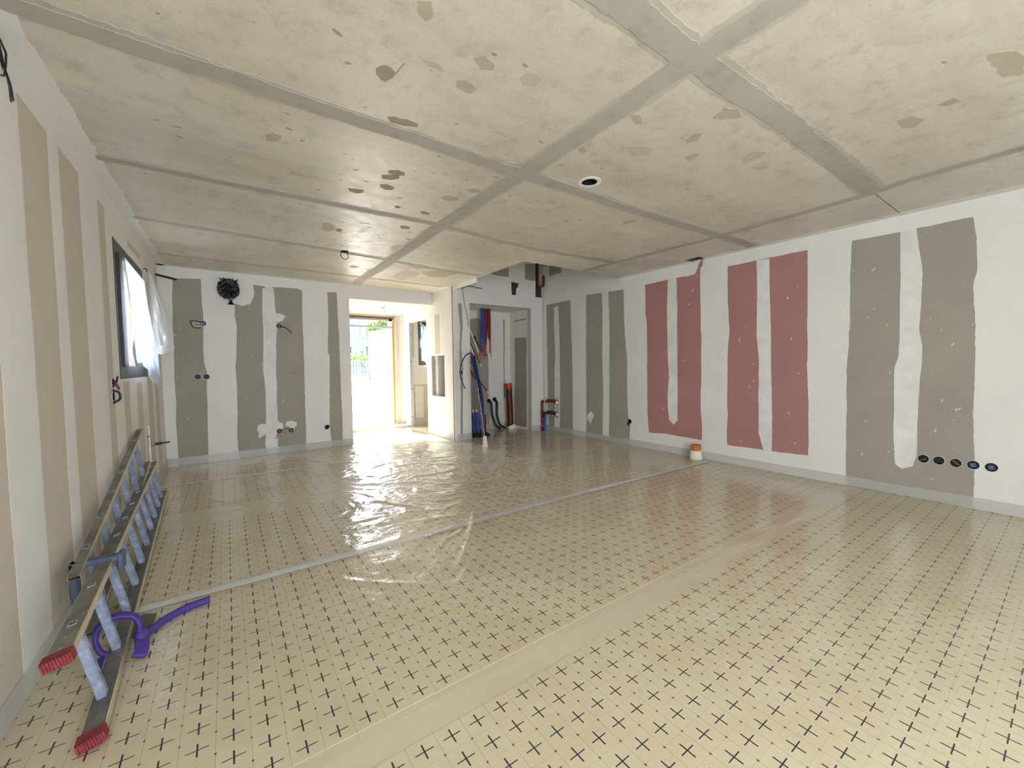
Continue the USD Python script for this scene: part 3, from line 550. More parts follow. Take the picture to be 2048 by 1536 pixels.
# front wall of the house: raw concrete round the entrance
front = struct('wall_front')
fo = rect(-1.1, 3.32, -0.1, 2.8).difference(rect(1.90, 2.915, -1, 2.30))
put('concrete', extr(fo, 0, 0.20).apply_transform(np.array([[1, 0, 0, 0], [0, 0, -1, 8.66], [0, 1, 0, 0], [0, 0, 0, 1]], float)), 'concrete_raw', front)
put('lining_board', extr(rect(1.45, 3.10, 0, 2.40).difference(rect(1.80, 3.03, -1, 2.335)), 0, 0.05).apply_transform(np.array([[1, 0, 0, 0], [0, 0, -1, 8.45], [0, 1, 0, 0], [0, 0, 0, 1]], float)), 'compound_white', front)
put('insulation', bx(3.0, 3.034, 8.41, 8.45, 0.05, 2.33), 'compound_thin', front)
put('threshold', bx(1.6, 3.06, 8.12, 8.66, 0.0, 0.045), 'plaster_spatter', front)
put('lintel_strip', bx(1.90, 2.90, 8.462, 8.60, 2.262, 2.30), 'brown_wood', front)  # dark brown strip under the lintel, across the opening

# film upstand along the foot of the walls
def strip(name, fr, runs, h=0.105, seed=1):
    s = struct(name)
    for k, (a, b) in enumerate(runs):
        top = LineString([(a, h), (b, h)]).segmentize(0.06); c = np.array(top.coords)
        c[:, 1] += 0.008 * (meshkit.noise(np.c_[c * 3, np.full(len(c), seed + k)], 5) - 0.5)
        put('edge_strip', fr.map(extr(Polygon([(a, 0.004)] + [tuple(q) for q in c] + [(b, 0.004)]), 0.004, 0.0085)), 'edge_strip', s)
strip('baseboard_back', FB, [(-0.68, 1.63)], 0.112, 3); strip('baseboard_right', FR, [(-2.2, 6.04)], 0.098, 4); strip('baseboard_left', FL, [(-2.2, 6.79)], 0.106, 5)
strip('baseboard_stair', FP, [(3.11, 3.39), (4.715, 4.97)], 0.11, 6); strip('baseboard_niche', FNB, [(3.2, 4.73)], 0.11, 7); strip('baseboard_entrance', FX, [(6.13, 7.15), (8.07, 8.38)], 0.11, 8)
strip('baseboard_lavatory', FW, [(3.17, 5.0)], 0.11, 9)

# ------------------------------------------------------------ entrance door
d1 = struct('door_1', 'white flush front door standing open to the gravel yard', 'door')
fy = 8.50
put('frame_jamb', rbx(2.82, 2.893, fy, fy + 0.07, 0.045, 2.262), 'white_paint', d1); put('frame_jamb', rbx(1.905, 1.965, fy, fy + 0.07, 0.045, 2.262), 'white_paint', d1)
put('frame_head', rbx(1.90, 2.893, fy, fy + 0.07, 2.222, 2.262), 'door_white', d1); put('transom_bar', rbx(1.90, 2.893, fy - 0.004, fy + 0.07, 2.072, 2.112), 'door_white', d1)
put('seal_strip', bx(2.893, 2.92, fy - 0.01, fy + 0.02, 0.05, 2.205), 'yellow_strip', d1, label='yellow foam sealing strip')
put('transom_pane', bx(1.965, 2.82, fy + 0.03, fy + 0.036, 2.112, 2.222), 'glass_pane', d1)
hx, hy, lx, ly = 2.822, 8.585, 2.648, 9.46
lu = unit(lx - hx, ly - hy, 0); lnm = np.array([-lu[1], lu[0], 0])
FD = Frame((hx, hy, 0), lu, Z3, lnm)                      # n points towards the entrance side
W = math.hypot(lx - hx, ly - hy)
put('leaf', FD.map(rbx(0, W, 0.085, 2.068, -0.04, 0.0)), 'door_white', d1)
hd = put('handle_plate', FD.map(rbx(W - 0.062, W - 0.028, 0.96, 1.19, 0.0, 0.008)), 'dark', d1)
put('lever', [tube([FD.at(W - 0.045, 1.115, 0.0), FD.at(W - 0.045, 1.115, 0.05), FD.at(W - 0.06, 1.115, 0.058), FD.at(W - 0.16, 1.112, 0.056)], 0.009)], 'chrome', hd, smooth=True)
for z in (0.25, 1.1, 1.9): put('hinge', tube([FD.at(0.0, z, 0.006), FD.at(0.0, z + 0.1, 0.006)], 0.009, smooth=False), 'galv_matte', d1)
for k, (s0, z0) in enumerate(((0.30, 1.93), (0.27, 1.80), (0.27, 1.74))):
    put('protective_patch', FD.map(extr(ragged(Point(s0, z0).buffer(0.05), 0.015, 0.02, 30 + k, 9), 0.0, 0.0008)), 'house_trim', d1)

# ------------------------------------------------------------ left-wall window and its sheeting
w1 = struct('window_1', 'dark framed window set flush in the striped side wall', 'window')
def ringed(o, i, n0, n1): return extr(o.difference(i), n0, n1)
put('frame', FL.map(ringed(WIN, rect(4.44, 5.60, 1.30, 2.195), -0.07, -0.004)), 'anthracite', w1)
put('frame_edge', FL.map(extr(rect(4.327, 4.365, 1.20, 2.29), -0.004, 0.004)), 'frame_dark', w1)
put('gap_shade', FL.map(rbx(4.46, 4.62, 1.29, 2.20, -0.03, 0.012)), 'black_plastic', w1)  # black bar stands for the dark open gap beside the sash
put('pane', FL.map(extr(rect(4.60, 5.60, 1.30, 2.195), -0.05, -0.044)), 'glass_pane', w1)
sash = [bx(-0.68, -0.40, 5.625, 5.665, 2.20, 2.255), bx(-0.44, -0.40, 5.625, 5.665, 1.36, 2.255), bx(-0.68, -0.40, 5.625, 5.665, 1.33, 1.37), bx(-0.685, -0.645, 5.625, 5.665, 1.36, 2.25)]
def sheet(fn, nu, nv, thick=0.0):
    U, V = np.meshgrid(np.linspace(0, 1, nu), np.linspace(0, 1, nv)); P = fn(U, V).reshape(-1, 3)
    I = np.arange(nu * nv).reshape(nv, nu)
    F = np.concatenate([np.stack([I[:-1, :-1], I[:-1, 1:], I[1:, 1:]], -1).reshape(-1, 3), np.stack([I[:-1, :-1], I[1:, 1:], I[1:, :-1]], -1).reshape(-1, 3)])
    return trimesh.Trimesh(P, F, process=False)
def hang(U, V):
    s = 4.60 + 1.02 * U - 0.05 * V * (1 - U)
    bot = 1.26 + 0.09 * np.sin(U * 5.5 + 0.4) - 0.08 * U + 0.10 * (U > 0.85)
    z = 2.20 - 0.03 * U + (bot - 2.20) * V
    q = np.stack([U * 7, V * 2.2, U * 0], -1)
    ridge = 1 - np.abs(2 * meshkit.fbm(q + 0.8 * np.stack([meshkit.noise(q, 2), meshkit.noise(q, 3), U * 0], -1), 3, 6) - 1)
    n = 0.022 + 0.05 * V * ridge + 0.05 * V ** 2 * U + 0.015 * np.sin(U * 26 + 3 * V) * V
    return FL.o + s[..., None] * FL.d + z[..., None] * FL.u + n[..., None] * FL.n
put('dust_sheet', sheet(hang, 70, 70), 'dust_sheet', None, smooth=True, label='clear dust sheet hung flat over the dark framed window', cat='dust sheet')
def drape(U, V):
    a = U * math.pi * 2
    w = 0.06 + 0.94 * np.clip(V * 1.25, 0, 1) ** 0.8
    q = np.stack([np.cos(a) * 1.6, np.sin(a) * 1.6, V * 1.8], -1)
    fold = 1 - np.abs(2 * meshkit.fbm(q * 1.3, 3, 9) - 1)
    r = w * (0.80 + 0.35 * fold)
    x = np.maximum(-0.645 + 0.085 * w - np.cos(a) * r * 0.085, -0.672); y = 5.76 - np.sin(a) * r * 0.10
    z = 2.30 - 0.90 * V - 0.05 * V * np.cos(a) + 0.05 * V * fold
    return np.stack([x, y, z], -1)
put('plastic_bag', sheet(drape, 60, 60), 'bag_film', None, smooth=True, label='clear plastic bag gathered at its top, drooping into the room beside the window', cat='plastic bag')
put('window_hook', tube([(-0.687, 5.72, 2.315), (-0.655, 5.715, 2.325), (-0.65, 5.71, 2.29)], 0.004), 'black_plastic', None, label='small dark hook in the wall holding up the plastic bag', cat='hook', smooth=True)
put('conduit_stub', tube([(-0.70, 6.62, 2.44), (-0.60, 6.60, 2.415), (-0.475, 6.58, 2.385)], 0.0125, 6, 10), 'black_plastic', None, smooth=True, label='short black conduit stub poking out of the wall near the room corner', cat='conduit')

# ------------------------------------------------------------ electrical boxes
def ebox(fr, a, b, label, group, kind='open', cables=(), r=0.0335, cat='socket box', name='socket_box'):
    t = thing(name, label, cat, group)
    cup = lathe([(0, -0.05), (r * 0.98, -0.05), (r, 0.0), (r * 1.05, 0.003), (r * 1.05, 0.0045), (r * 0.93, 0.0045), (r * 0.90, -0.044), (0, -0.044)], 24)
    def place(m): m = m.copy(); m.apply_translation((a, b, 0)); return fr.map(m)
    put('cup', place(cup), 'navy_plastic', t)
    put('cut_edge', place(lathe([(r * 1.0, 0.0), (r * 1.16, 0.0), (r * 1.14, 0.003), (r * 1.0, 0.003)], 24)), 'compound_fresh', t)
    if kind == 'lobed':
        put('knockout', place(extr(unary_union([Point(-0.012, 0).buffer(r * 0.72), Point(0.012, 0).buffer(r * 0.72)]), -0.02, -0.006)), 'dark', t)
    if kind == 'cover':
        put('cover', place(lathe([(0, 0.004), (r * 0.8, 0.004), (r * 0.8, -0.004), (0, -0.004)], 24)), 'navy_plastic', t)
        put('cover_tab', place(extr(Polygon([(-0.016, -0.012), (0.012, -0.018), (0.018, 0.010), (-0.008, 0.018)]), 0.004, 0.008)), 'box_cover', t)
    if kind == 'tab':
        put('cover_tab', place(extr(Polygon([(-0.02, -0.02), (0.014, -0.024), (0.02, 0.0), (0.008, 0.024), (-0.008, 0.016)]), -0.03, -0.01)), 'box_cover', t)
    for pts, rad, m in cables:
        put('cable', tube([fr.at(a + p[0], b + p[1], p[2]) for p in pts], rad, 8, 6), m, t, smooth=True)
    return t
g = 'socket boxes in the back wall'
ebox(FB, *BBOX[0], 'wall box at head height near the room corner, a loop of cable hanging beside it', g, 'tab', [([(0, 0, -0.02), (-0.03, -0.005, 0.03), (-0.10, 0.01, 0.04), (-0.085, -0.045, 0.045), (-0.03, -0.04, 0.03), (-0.01, -0.02, -0.01)], 0.006, 'white_tube'), ([(-0.01, 0, -0.02), (-0.05, 0.02, 0.03), (-0.13, 0.02, 0.035), (-0.09, -0.06, 0.03), (-0.02, -0.06, 0.02)], 0.005, 'black_plastic')])
ebox(FB, *BBOX[1], 'wall box at head height on the white filled joint, one cable end pointing down', g, 'tab', [([(0.01, -0.005, -0.02), (0.06, -0.01, 0.03), (0.11, -0.05, 0.045), (0.155, -0.095, 0.05)], 0.0065, 'black_plastic')])
ebox(FB, *BBOX[2], 'empty wall box at counter height, wholly on grey board', g, 'lobed')
ebox(FB, *BBOX[3], 'empty open wall box at counter height with its edge chipped against the white joint', g, 'lobed')
ebox(FB, *BBOX[4], 'low wall box with red wires twisting out and hanging down', g, 'tab', [([(0, 0, -0.02), (-0.03, -0.04, 0.03), (-0.05, -0.11, 0.025)], 0.004, 'red_pipe'), ([(0.01, 0.0, -0.02), (0.06, 0.02, 0.04), (0.13, 0.05, 0.03)], 0.004, 'red_pipe'), ([(0.0, -0.01, -0.02), (0.01, -0.06, 0.03), (0.05, -0.13, 0.02)], 0.003, 'yellow_strip'), ([(0.0, -0.01, -0.02), (0.06, -0.03, 0.03), (0.12, -0.02, 0.02)], 0.003, 'pvc_orange')])
ebox(FB, *BBOX[5], 'low wall box with no wires, under a round white plaster dab', g, 'tab')
t = ebox(FB, *BBOX[6], 'low cable outlet with a black knot of cable beside the narrow grey stripe', g, 'open')
put('cable_knot', [tube([FB.at(1.246 + 0.03 * math.cos(k * 1.9), 0.332 + 0.026 * math.sin(k * 1.9 + 0.5), 0.004 + 0.012 * (k % 3)) for k in range(12)], 0.0085, 5, 6)], 'black_plastic', t, smooth=True)
g = 'row of socket boxes low in the long wall'
yw = lambda s: [([(-0.02, -0.018, -0.004), (0.0, 0.0, 0.006), (0.022, 0.02, -0.002)], 0.003, 'yellow_strip')]
for k, lb in enumerate(('open black wall box nearest the white filled band, first of the low row of five', 'second open black wall box from the white filled band, wholly dark inside', 'third black wall box in the low row, a yellow-green wire across it', 'blue covered wall box smeared with white plaster, astride the edge of grey board', 'blue covered wall box on white plaster, last of the low row of five')):
    ebox(FR, *RBOX[k], lb, g, 'lobed' if k < 3 else 'cover', yw(1) if k == 2 else ([([(-0.02, 0.012, -0.01), (0.0, -0.01, -0.004), (0.02, -0.012, -0.008)], 0.0022, 'yellow_strip')] if k == 0 else ()))
ebox(FR, *RBOX[5], 'small dark cable outlet beside the double grey stripe, a short cable end drooping', None, 'open', [([(0, 0, -0.03), (0.0, -0.01, 0.02), (0.01, -0.04, 0.03), (0.0, -0.06, 0.02)], 0.012, 'black_plastic')], cat='cable outlet', name='cable_outlet')
ebox(FP, 3.202, 1.15, 'round wall box in the pier beside the services niche', None, 'tab', [([(-0.015, 0.01, -0.02), (0.0, 0.0, 0.006), (0.015, -0.012, -0.01)], 0.004, 'white_tube')])
t = ebox(FL, *LBOX[0], 'wall box under the window with a bunch of dark red conduit ends sticking out', None, 'open', cat='cable outlet', name='cable_outlet')
rnd = random.Random(3)
for k in range(5):
    a, b = rnd.uniform(-0.02, 0.02), rnd.uniform(-0.02, 0.02)
    put('conduit_end', tube([FL.at(4.064 + a, 1.174 + b, -0.03), FL.at(4.064 + a, 1.174 + b, 0.02), FL.at(4.064 + a, 1.174 + b + (0.035 if k % 2 else -0.035), 0.022 + 0.004 * k)], 0.005, 6, 7), 'dark' if k % 2 else 'red_pipe', t, smooth=True)
t = ebox(FL, *LBOX[1], 'wall box with a black cable bent into a half loop, below the red conduit ends', None, 'open', cat='cable outlet', name='cable_outlet')
put('cable_loop', tube([FL.at(4.055, 1.076 + 0.04, -0.03), FL.at(4.055, 1.076 + 0.04, 0.012), FL.at(4.055, 1.076 + 0.02, 0.036), FL.at(4.055, 1.076 - 0.02, 0.036), FL.at(4.055, 1.076 - 0.04, 0.012), FL.at(4.055, 1.076 - 0.05, -0.01)], 0.0075, 8, 8), 'black_plastic', t, smooth=True)

# black wires hanging high on the side wall, close to the camera
t = thing('hanging_wires', 'loose black wires hanging high on the striped side wall under the ceiling', 'wires')
for pts in ([(2.44, 2.57), (2.50, 2.562), (2.548, 2.552), (2.549, 2.53), (2.535, 2.485), (2.51, 2.44), (2.47, 2.42)], [(2.45, 2.56), (2.50, 2.50), (2.527, 2.475), (2.562, 2.437), (2.574, 2.37)], [(2.43, 2.53), (2.495, 2.47), (2.53, 2.47), (2.578, 2.44), (2.60, 2.388)], [(2.38, 2.5), (2.43, 2.55), (2.44, 2.57)]):
    put('wire', tube([FL.at(a, b, 0.012 + 0.01 * math.sin(9 * a)) for a, b in pts], 0.0032, 8, 6), 'black_plastic', t, smooth=True)

# black bundle under the ceiling on the back wall
t = thing('black_bag', 'crumpled black plastic bag tied over a duct outlet high on the back wall', 'bag')
s = trimesh.creation.icosphere(5, 1.0); v = s.vertices
rg = 1 - np.abs(2 * meshkit.fbm(v * 5.0 + 4, 4, 3) - 1)
v = v * (0.42 + 0.55 * rg + 0.45 * (meshkit.fbm(v * 2.3 + 9, 2, 6) - 0.3))[:, None] * np.array([0.113, 0.135, 0.085])
s.vertices = v; s.apply_translation((0.0, 0.0, 0.0)); s.vertices = s.vertices[:, [0, 1, 2]]
m = s.copy(); m.apply_translation((0.06, 2.345, 0.07)); plain('bag_black', (9, 9, 10), 0.3, spec=0.5)
put('bag', FB.map(m), 'bag_black', t, smooth=35)
knot = lathe([(0, 0), (0.022, 0), (0.012, 0.03), (0.02, 0.06), (0.045, 0.085), (0.03, 0.083), (0, 0.07)], 9); knot.vertices = knot.vertices[:, [0, 2, 1]] * np.array([1, -1, 0.6]); knot.apply_translation((0.075, 2.225, 0.06))
put('tied_neck', FB.map(knot), 'bag_black', t)
rnd = random.Random(8)
put('frayed_top', FB.map(trimesh.util.concatenate([tube([(0.06 + rnd.uniform(-0.09, 0.09), 2.42 + rnd.uniform(-0.03, 0.02), 0.05), (0.06 + rnd.uniform(-0.11, 0.11), 2.47 + rnd.uniform(-0.02, 0.03), 0.06 + rnd.uniform(-0.03, 0.03))], 0.004, 3, 4, False) for _ in range(24)])), 'bag_black', t, kind='stuff')

# ------------------------------------------------------------ ceiling fittings
t = thing('downlight_hole', 'round ceiling light cut-out with white plaster rim and coiled cable inside', 'ceiling outlet')
c = np.array([2.206, 2.127])
def cm(m): m = m.copy(); m.apply_translation((c[0], c[1], 0)); return FC.map(m)
put('rim', cm(extr(ragged(Point(0, 0).buffer(0.083), 0.006, 0.01, 4, 12).difference(Point(0, 0).buffer(0.056)), 0, 0.004)), 'compound_fresh', t)
put('cup', cm(lathe([(0, -0.09), (0.057, -0.09), (0.057, 0.001), (0.054, 0.001), (0.053, -0.085), (0, -0.085)], 28)), 'dark', t)
put('cable', tube([FC.at(c[0] + 0.03 * math.cos(a), c[1] + 0.03 * math.sin(a), -0.03 - 0.01 * math.sin(a)) for a in np.linspace(0, 6.6, 12)], 0.003, 5, 6), 'box_cover', t, smooth=True)
t = thing('ceiling_outlet', 'small dark ceiling outlet on a slab joint with a ring of wire hanging', 'ceiling outlet')
c = np.array([1.148, 4.935])
put('cup', cm(lathe([(0, -0.05), (0.043, -0.05), (0.046, 0.004), (0.040, 0.004), (0.039, -0.045), (0, -0.045)], 20)), 'dark', t)
put('wire', tube([FC.at(c[0] - 0.02, c[1], -0.02), FC.at(c[0] - 0.04, c[1], 0.05), FC.at(c[0], c[1], 0.09), FC.at(c[0] + 0.04, c[1], 0.06), FC.at(c[0] + 0.02, c[1], -0.02)], 0.004, 8, 6), 'dark', t, smooth=True)
t = thing('hall_ceiling_outlet', 'grey ceiling outlet with one short wire in the entrance hall', 'ceiling outlet')
d = lathe([(0, 0), (0.05, 0), (0.05, -0.006), (0.035, -0.02), (0, -0.02)], 20); d.apply_translation((2.40, 7.56, 2.364)); put('cover', d, 'galv_matte', t)
put('wire', tube([(2.40, 7.56, 2.35), (2.42, 7.55, 2.31), (2.46, 7.54, 2.27)], 0.005, 6, 6), 'box_cover', t, smooth=True)
put('opening_lining', [FC.map(extr(Polygon(D['C_hole']).buffer(0.012).difference(Polygon(D['C_hole'])), -0.16, -0.001)), FC.map(extr(Polygon(D['C_hole']).buffer(0.012), -0.17, -0.155))], 'anthracite', ceil)
put('flue_stain', FR.map(extr(ragged([(2.95, 2.50), (2.93, 2.585), (2.90, 2.585), (2.905, 2.50)], 0.004, 0.02, 5), 0.0021, 0.0026)), 'board_pink', right)

# ------------------------------------------------------------ ladder
lad = thing('extension_ladder', 'dirty aluminium extension ladder lying on its side against the striped wall', 'ladder')
def section(P0, P1, up, width, depth, tq, rung_at, feet, edge_side):
    """P0, P1: the floor-side outer corner of the lower stile; up: rung direction; depth: across."""
    P0, P1 = np.array(P0, float), np.array(P1, float); a = unit(*(P1 - P0)); u = np.array(up, float); u -= a * (u @ a); u = unit(*u); d = np.cross(a, u); d = d if d[0] > 0 else -d
    L_ = np.linalg.norm(P1 - P0)
    Fs = Frame(P0, a, d, u)
    for h0, h1, sgn in ((0.0, tq, 1), (width - tq, width, -1)):
        outer, inner = (h0, h1) if sgn > 0 else (h1, h0)
        lo, hi = min(outer, outer + sgn * 0.006), max(outer, outer + sgn * 0.006)
        st_ = put('stile', Fs.map(rbx(0, L_, 0.002, depth - 0.002, lo, hi, 0.001)), 'ladder_web', lad)
        put('inner_web', Fs.map(rbx(0.002, L_ - 0.002, 0.004, depth - 0.004, min(inner, inner - sgn * 0.003), max(inner, inner - sgn * 0.003), 0.001)), 'ladder_web', st_)
        put('flange', Fs.map(rbx(0, L_, depth - 0.0035, depth, h0, h1, 0.001)), 'ladder_edge', st_); put('flange', Fs.map(rbx(0, L_, 0, 0.0035, h0, h1, 0.001)), 'ladder_edge', st_)
        if feet:
            ft = extr(Polygon([(-0.035, -0.003), (-0.035, depth + 0.003), (0.012, depth + 0.003), (0.012, -0.003)]), h0 - 0.004, h1 + 0.004)
            ribs = [bx(-0.040, -0.030, q, q + 0.0035, h0 - 0.004, h1 + 0.004) for q in np.arange(0.0, depth, 0.0075)]
            put('rubber_foot', Fs.map(trimesh.util.concatenate([ft] + ribs)), 'red_rubber', lad, label='red ribbed rubber foot')
    for s in rung_at:
        w_, t_ = 0.034, 0.030
        k0 = depth / 2 - t_ / 2
        r_ = put('rung', Fs.map(rbx(s - w_ / 2, s + w_ / 2, k0, k0 + t_, tq - 0.004, width - tq + 0.004, 0.003)), 'ladder_rung', lad)
        put('tread', Fs.map(trimesh.util.concatenate([bx(s - w_ / 2 + q, s - w_ / 2 + q + 0.0028, k0 + t_ - 0.0005, k0 + t_ + 0.0015, tq + 0.01, width - tq - 0.01) for q in np.arange(0.003, w_ - 0.003, 0.0058)])), 'ladder_rung', r_)
        put('rung_end', Fs.map(trimesh.util.concatenate([extr(Polygon([(s - 0.014, k0 + 0.002), (s + 0.014, k0 + 0.002), (s + 0.014, k0 + t_ - 0.002), (s - 0.014, k0 + t_ - 0.002)]).difference(rect(s - 0.010, s + 0.010, k0 + 0.006, k0 + t_ - 0.006)), width, width + 0.004)])), 'galv', r_)
        put('rung_end_shade', Fs.map(bx(s - 0.010, s + 0.010, k0 + 0.006, k0 + t_ - 0.006, width - 0.001, width + 0.001)), 'dark', r_)  # dark plate painting the shade in the open rung end
    return Fs
FA = section((-0.450, 1.905, 0.006), (-0.606, 5.36, 0.006), (-0.205, 0, 0.978), 0.338, 0.066, 0.026, [0.20 + 0.334 * k for k in range(10)], True, 1)
FBs = section((-0.590, 2.66, -0.0 + 0.012), (-0.640, 4.85, 0.415), (-0.10, -0.19, 0.976), 0.335, 0.044, 0.024, [0.25 + 0.33 * k for k in range(6)], False, 1)
bk = put('guide_bracket', [rbx(-0.640, -0.462, 2.70, 2.745, 0.336, 0.362, 0.004), rbx(-0.642, -0.612, 2.70, 2.75, 0.19, 0.362, 0.006), rbx(-0.476, -0.452, 2.695, 2.765, 0.285, 0.37, 0.006)], 'bracket_plastic', lad, label='blue-grey plastic guide bracket')
put('guide_hook', rbx(-0.635, -0.59, 2.69, 2.73, 0.165, 0.205, 0.006), 'bracket_plastic', bk)
# purple lashing strap
stp = thing('lashing_strap', 'purple webbing strap looped round the ladder stile, its tail lying on the floor', 'strap')
flat = [(-0.021, -0.004), (0.021, -0.004), (0.023, 0.0), (0.021, 0.004), (-0.021, 0.004), (-0.023, 0.0)]
put('tail', sweep(spline([(-0.128, 2.70, 0.020), (-0.18, 2.685, 0.020), (-0.235, 2.665, 0.020), (-0.30, 2.61, 0.021), (-0.345, 2.535, 0.024), (-0.372, 2.47, 0.034)], 8), circ(0.018, 10, 1.0), up=(0, 0, 1)), 'purple_webbing', stp, smooth=True)
put('tail_end', sweep(spline([(-0.372, 2.47, 0.05), (-0.362, 2.42, 0.045), (-0.357, 2.375, 0.03), (-0.362, 2.335, 0.022)], 6), [(q[0] * 1.1, q[1] * 2.2) for q in flat], up=(0.3, 0, 1)), 'purple_webbing', stp, smooth=True)
put('loop', sweep(spline([(-0.376, 2.45, 0.045), (-0.372, 2.47, 0.10), (-0.40, 2.48, 0.145), (-0.46, 2.47, 0.165), (-0.505, 2.46, 0.14), (-0.515, 2.45, 0.09), (-0.50, 2.44, 0.04), (-0.47, 2.43, 0.018)], 8), [(q[0], q[1] * 2.4) for q in flat], up=(1, 0, 0)), 'purple_webbing', stp, smooth=True)
s = trimesh.creation.icosphere(3, 1.0); s.vertices = s.vertices * (0.8 + 0.4 * meshkit.fbm(s.vertices * 2, 3, 8))[:, None] * np.array([0.026, 0.036, 0.03]) + np.array([-0.366, 2.455, 0.052])
put('knot', s, 'purple_webbing', stp, smooth=True)
s = extr(ragged([(-0.505, 2.33), (-0.455, 2.30), (-0.45, 2.40), (-0.50, 2.44)], 0.01, 0.01, 6, 12), 0.012, 0.03); put('hanging_fold', s, 'purple_webbing', stp)
put('scrap_plate', extr(ragged([(-0.455, 2.63), (-0.40, 2.745), (-0.345, 2.715), (-0.352, 2.60), (-0.40, 2.54)], 0.003, 0.02, 8), 0.014, 0.017), 'grey_scrap', None, label='small dark grey sheet offcut on the floor under the ladder edge', cat='offcut')
# valve pipe by the far end of the ladder
t = thing('valve_pipe', 'white radiator feed pipe with a blue-handled tap by the ladder top', 'pipe')
put('pipe', tube([(-0.70, 5.42, 0.69), (-0.672, 5.42, 0.69), (-0.668, 5.42, 0.665), (-0.668, 5.42, 0.50), (-0.668, 5.42, 0.01)], 0.009, 6, 10), 'white_tube', t, smooth=True)
put('elbow', tube([(-0.70, 5.38, 0.60), (-0.672, 5.40, 0.60), (-0.668, 5.42, 0.595)], 0.011, 6, 8), 'galv', t, smooth=True)
put('tap_body', tube([(-0.672, 5.43, 0.502), (-0.628, 5.44, 0.508)], 0.013, 4, 10, False), 'brass', t); put('tap_handle', [tube([(-0.63, 5.44, 0.508), (-0.575, 5.45, 0.512)], 0.014, 4, 10, False), tube([(-0.575, 5.45, 0.512), (-0.515, 5.46, 0.515)], 0.008, 4, 8, False)], 'navy_plastic', t)

# ------------------------------------------------------------ services niche
t = thing('tube_bundle', 'bundle of dark blue tubes standing out of the floor, one curling over at the top', 'tube bundle')
base, top = np.array([3.215, 5.32, 0.0]), np.array([3.335, 5.86, 1.40])
for k in range(8):
    a = 2 * math.pi * k / 8; o = np.array([0.017 * math.cos(a), 0.017 * math.sin(a), 0]); o2 = np.array([0.026 * math.cos(a + 0.6), 0.02 * math.sin(a), 0])
    h = 1.0 + (0.045 * math.sin(k * 2.4) if k else 0)
    mid = (base + top) / 2 + np.array([0.012, -0.05, 0.03])
    pts = [base + o * 0.5, base * 0.75 + top * 0.25 + o + np.array([0, -0.02, 0]), mid + o2, base * 0.2 + top * 0.8 + o2 + np.array([0.012, -0.01, 0]), top + o2 + np.array([0.012 * math.sin(k), 0.02, 0.03 * math.cos(k * 1.7)])]
    put('tube', tube(pts, 0.0098, 8, 8), 'navy_tube', t, smooth=True)
put('curled_tube', tube([base * 0.2 + top * 0.8 + np.array([-0.03, -0.02, 0]), top + np.array([-0.02, -0.02, 0.0]), (3.285, 5.80, 1.455), (3.20, 5.78, 1.455), (3.115, 5.76, 1.395), (3.04, 5.75, 1.25), (3.035, 5.75, 1.10), (3.09, 5.76, 0.95), (3.125, 5.77, 0.895)], 0.0098, 8, 8), 'navy_tube', t, smooth=True)
put('white_tie', [sweep(spline([base * (1 - f) + top * f + np.array([-0.028, -0.035, 0]), base * (1 - f - 0.02) + top * (f + 0.02) + np.array([0.0, -0.055, 0]), base * (1 - f) + top * f + np.array([0.025, -0.03, 0])], 5), circ(0.005, 6)) for f in (0.36, 0.40, 0.55, 0.62)], 'white_tube', t, smooth=True)
put('foam_foot', lathe([(0, 0), (0.05, 0.0), (0.036, 0.05), (0.028, 0.12), (0.026, 0.17), (0, 0.17)], 14).apply_translation((3.217, 5.325, 0.004)), 'foam_white', t, smooth=True)
put('white_thread', tube([base + np.array([-0.02, -0.035, 0.1]), (base + top) / 2 + np.array([-0.03, -0.075, 0.02]), base * 0.25 + top * 0.75 + np.array([-0.026, -0.05, 0])], 0.0032, 8, 6), 'white_tube', t, smooth=True)
t = thing('conduit_bunch', 'bunch of red and blue conduits hanging from the niche ceiling with orange cut ends', 'conduits')
rnd = random.Random(21)
for k in range(13):
    blue = k < 4
    x0 = 3.93 + 0.020 * (k % 7) + (0.0 if blue else 0.03); y0 = 6.50 + 0.028 * (k // 7)
    if blue: x0 = 3.885 + 0.018 * k
    zl = (1.42 + 0.05 * k) if blue else rnd.uniform(1.42, 1.66); sw = rnd.uniform(-0.05, 0.05)
    pts = [(x0, y0, 2.325), (x0 + 0.004, y0, 2.05), (x0 + sw * 0.3, y0 - 0.01, 1.80), (x0 + sw, y0 - 0.02, zl + 0.10)]
    c_ = put('conduit', tube(pts, 0.0108, 8, 7), 'blue_pipe' if blue else 'red_pipe', t, smooth=True)
    put('cut_end', tube([pts[-1], (x0 + sw * 1.25, y0 - 0.02, zl), (x0 + sw * 1.3, y0 - 0.02, zl - 0.05)], 0.0075, 5, 7), 'orange_end', c_, smooth=True)
t = thing('conduit_fan', 'white and red conduits slanting out of the niche side wall behind the blue tubes', 'conduits')
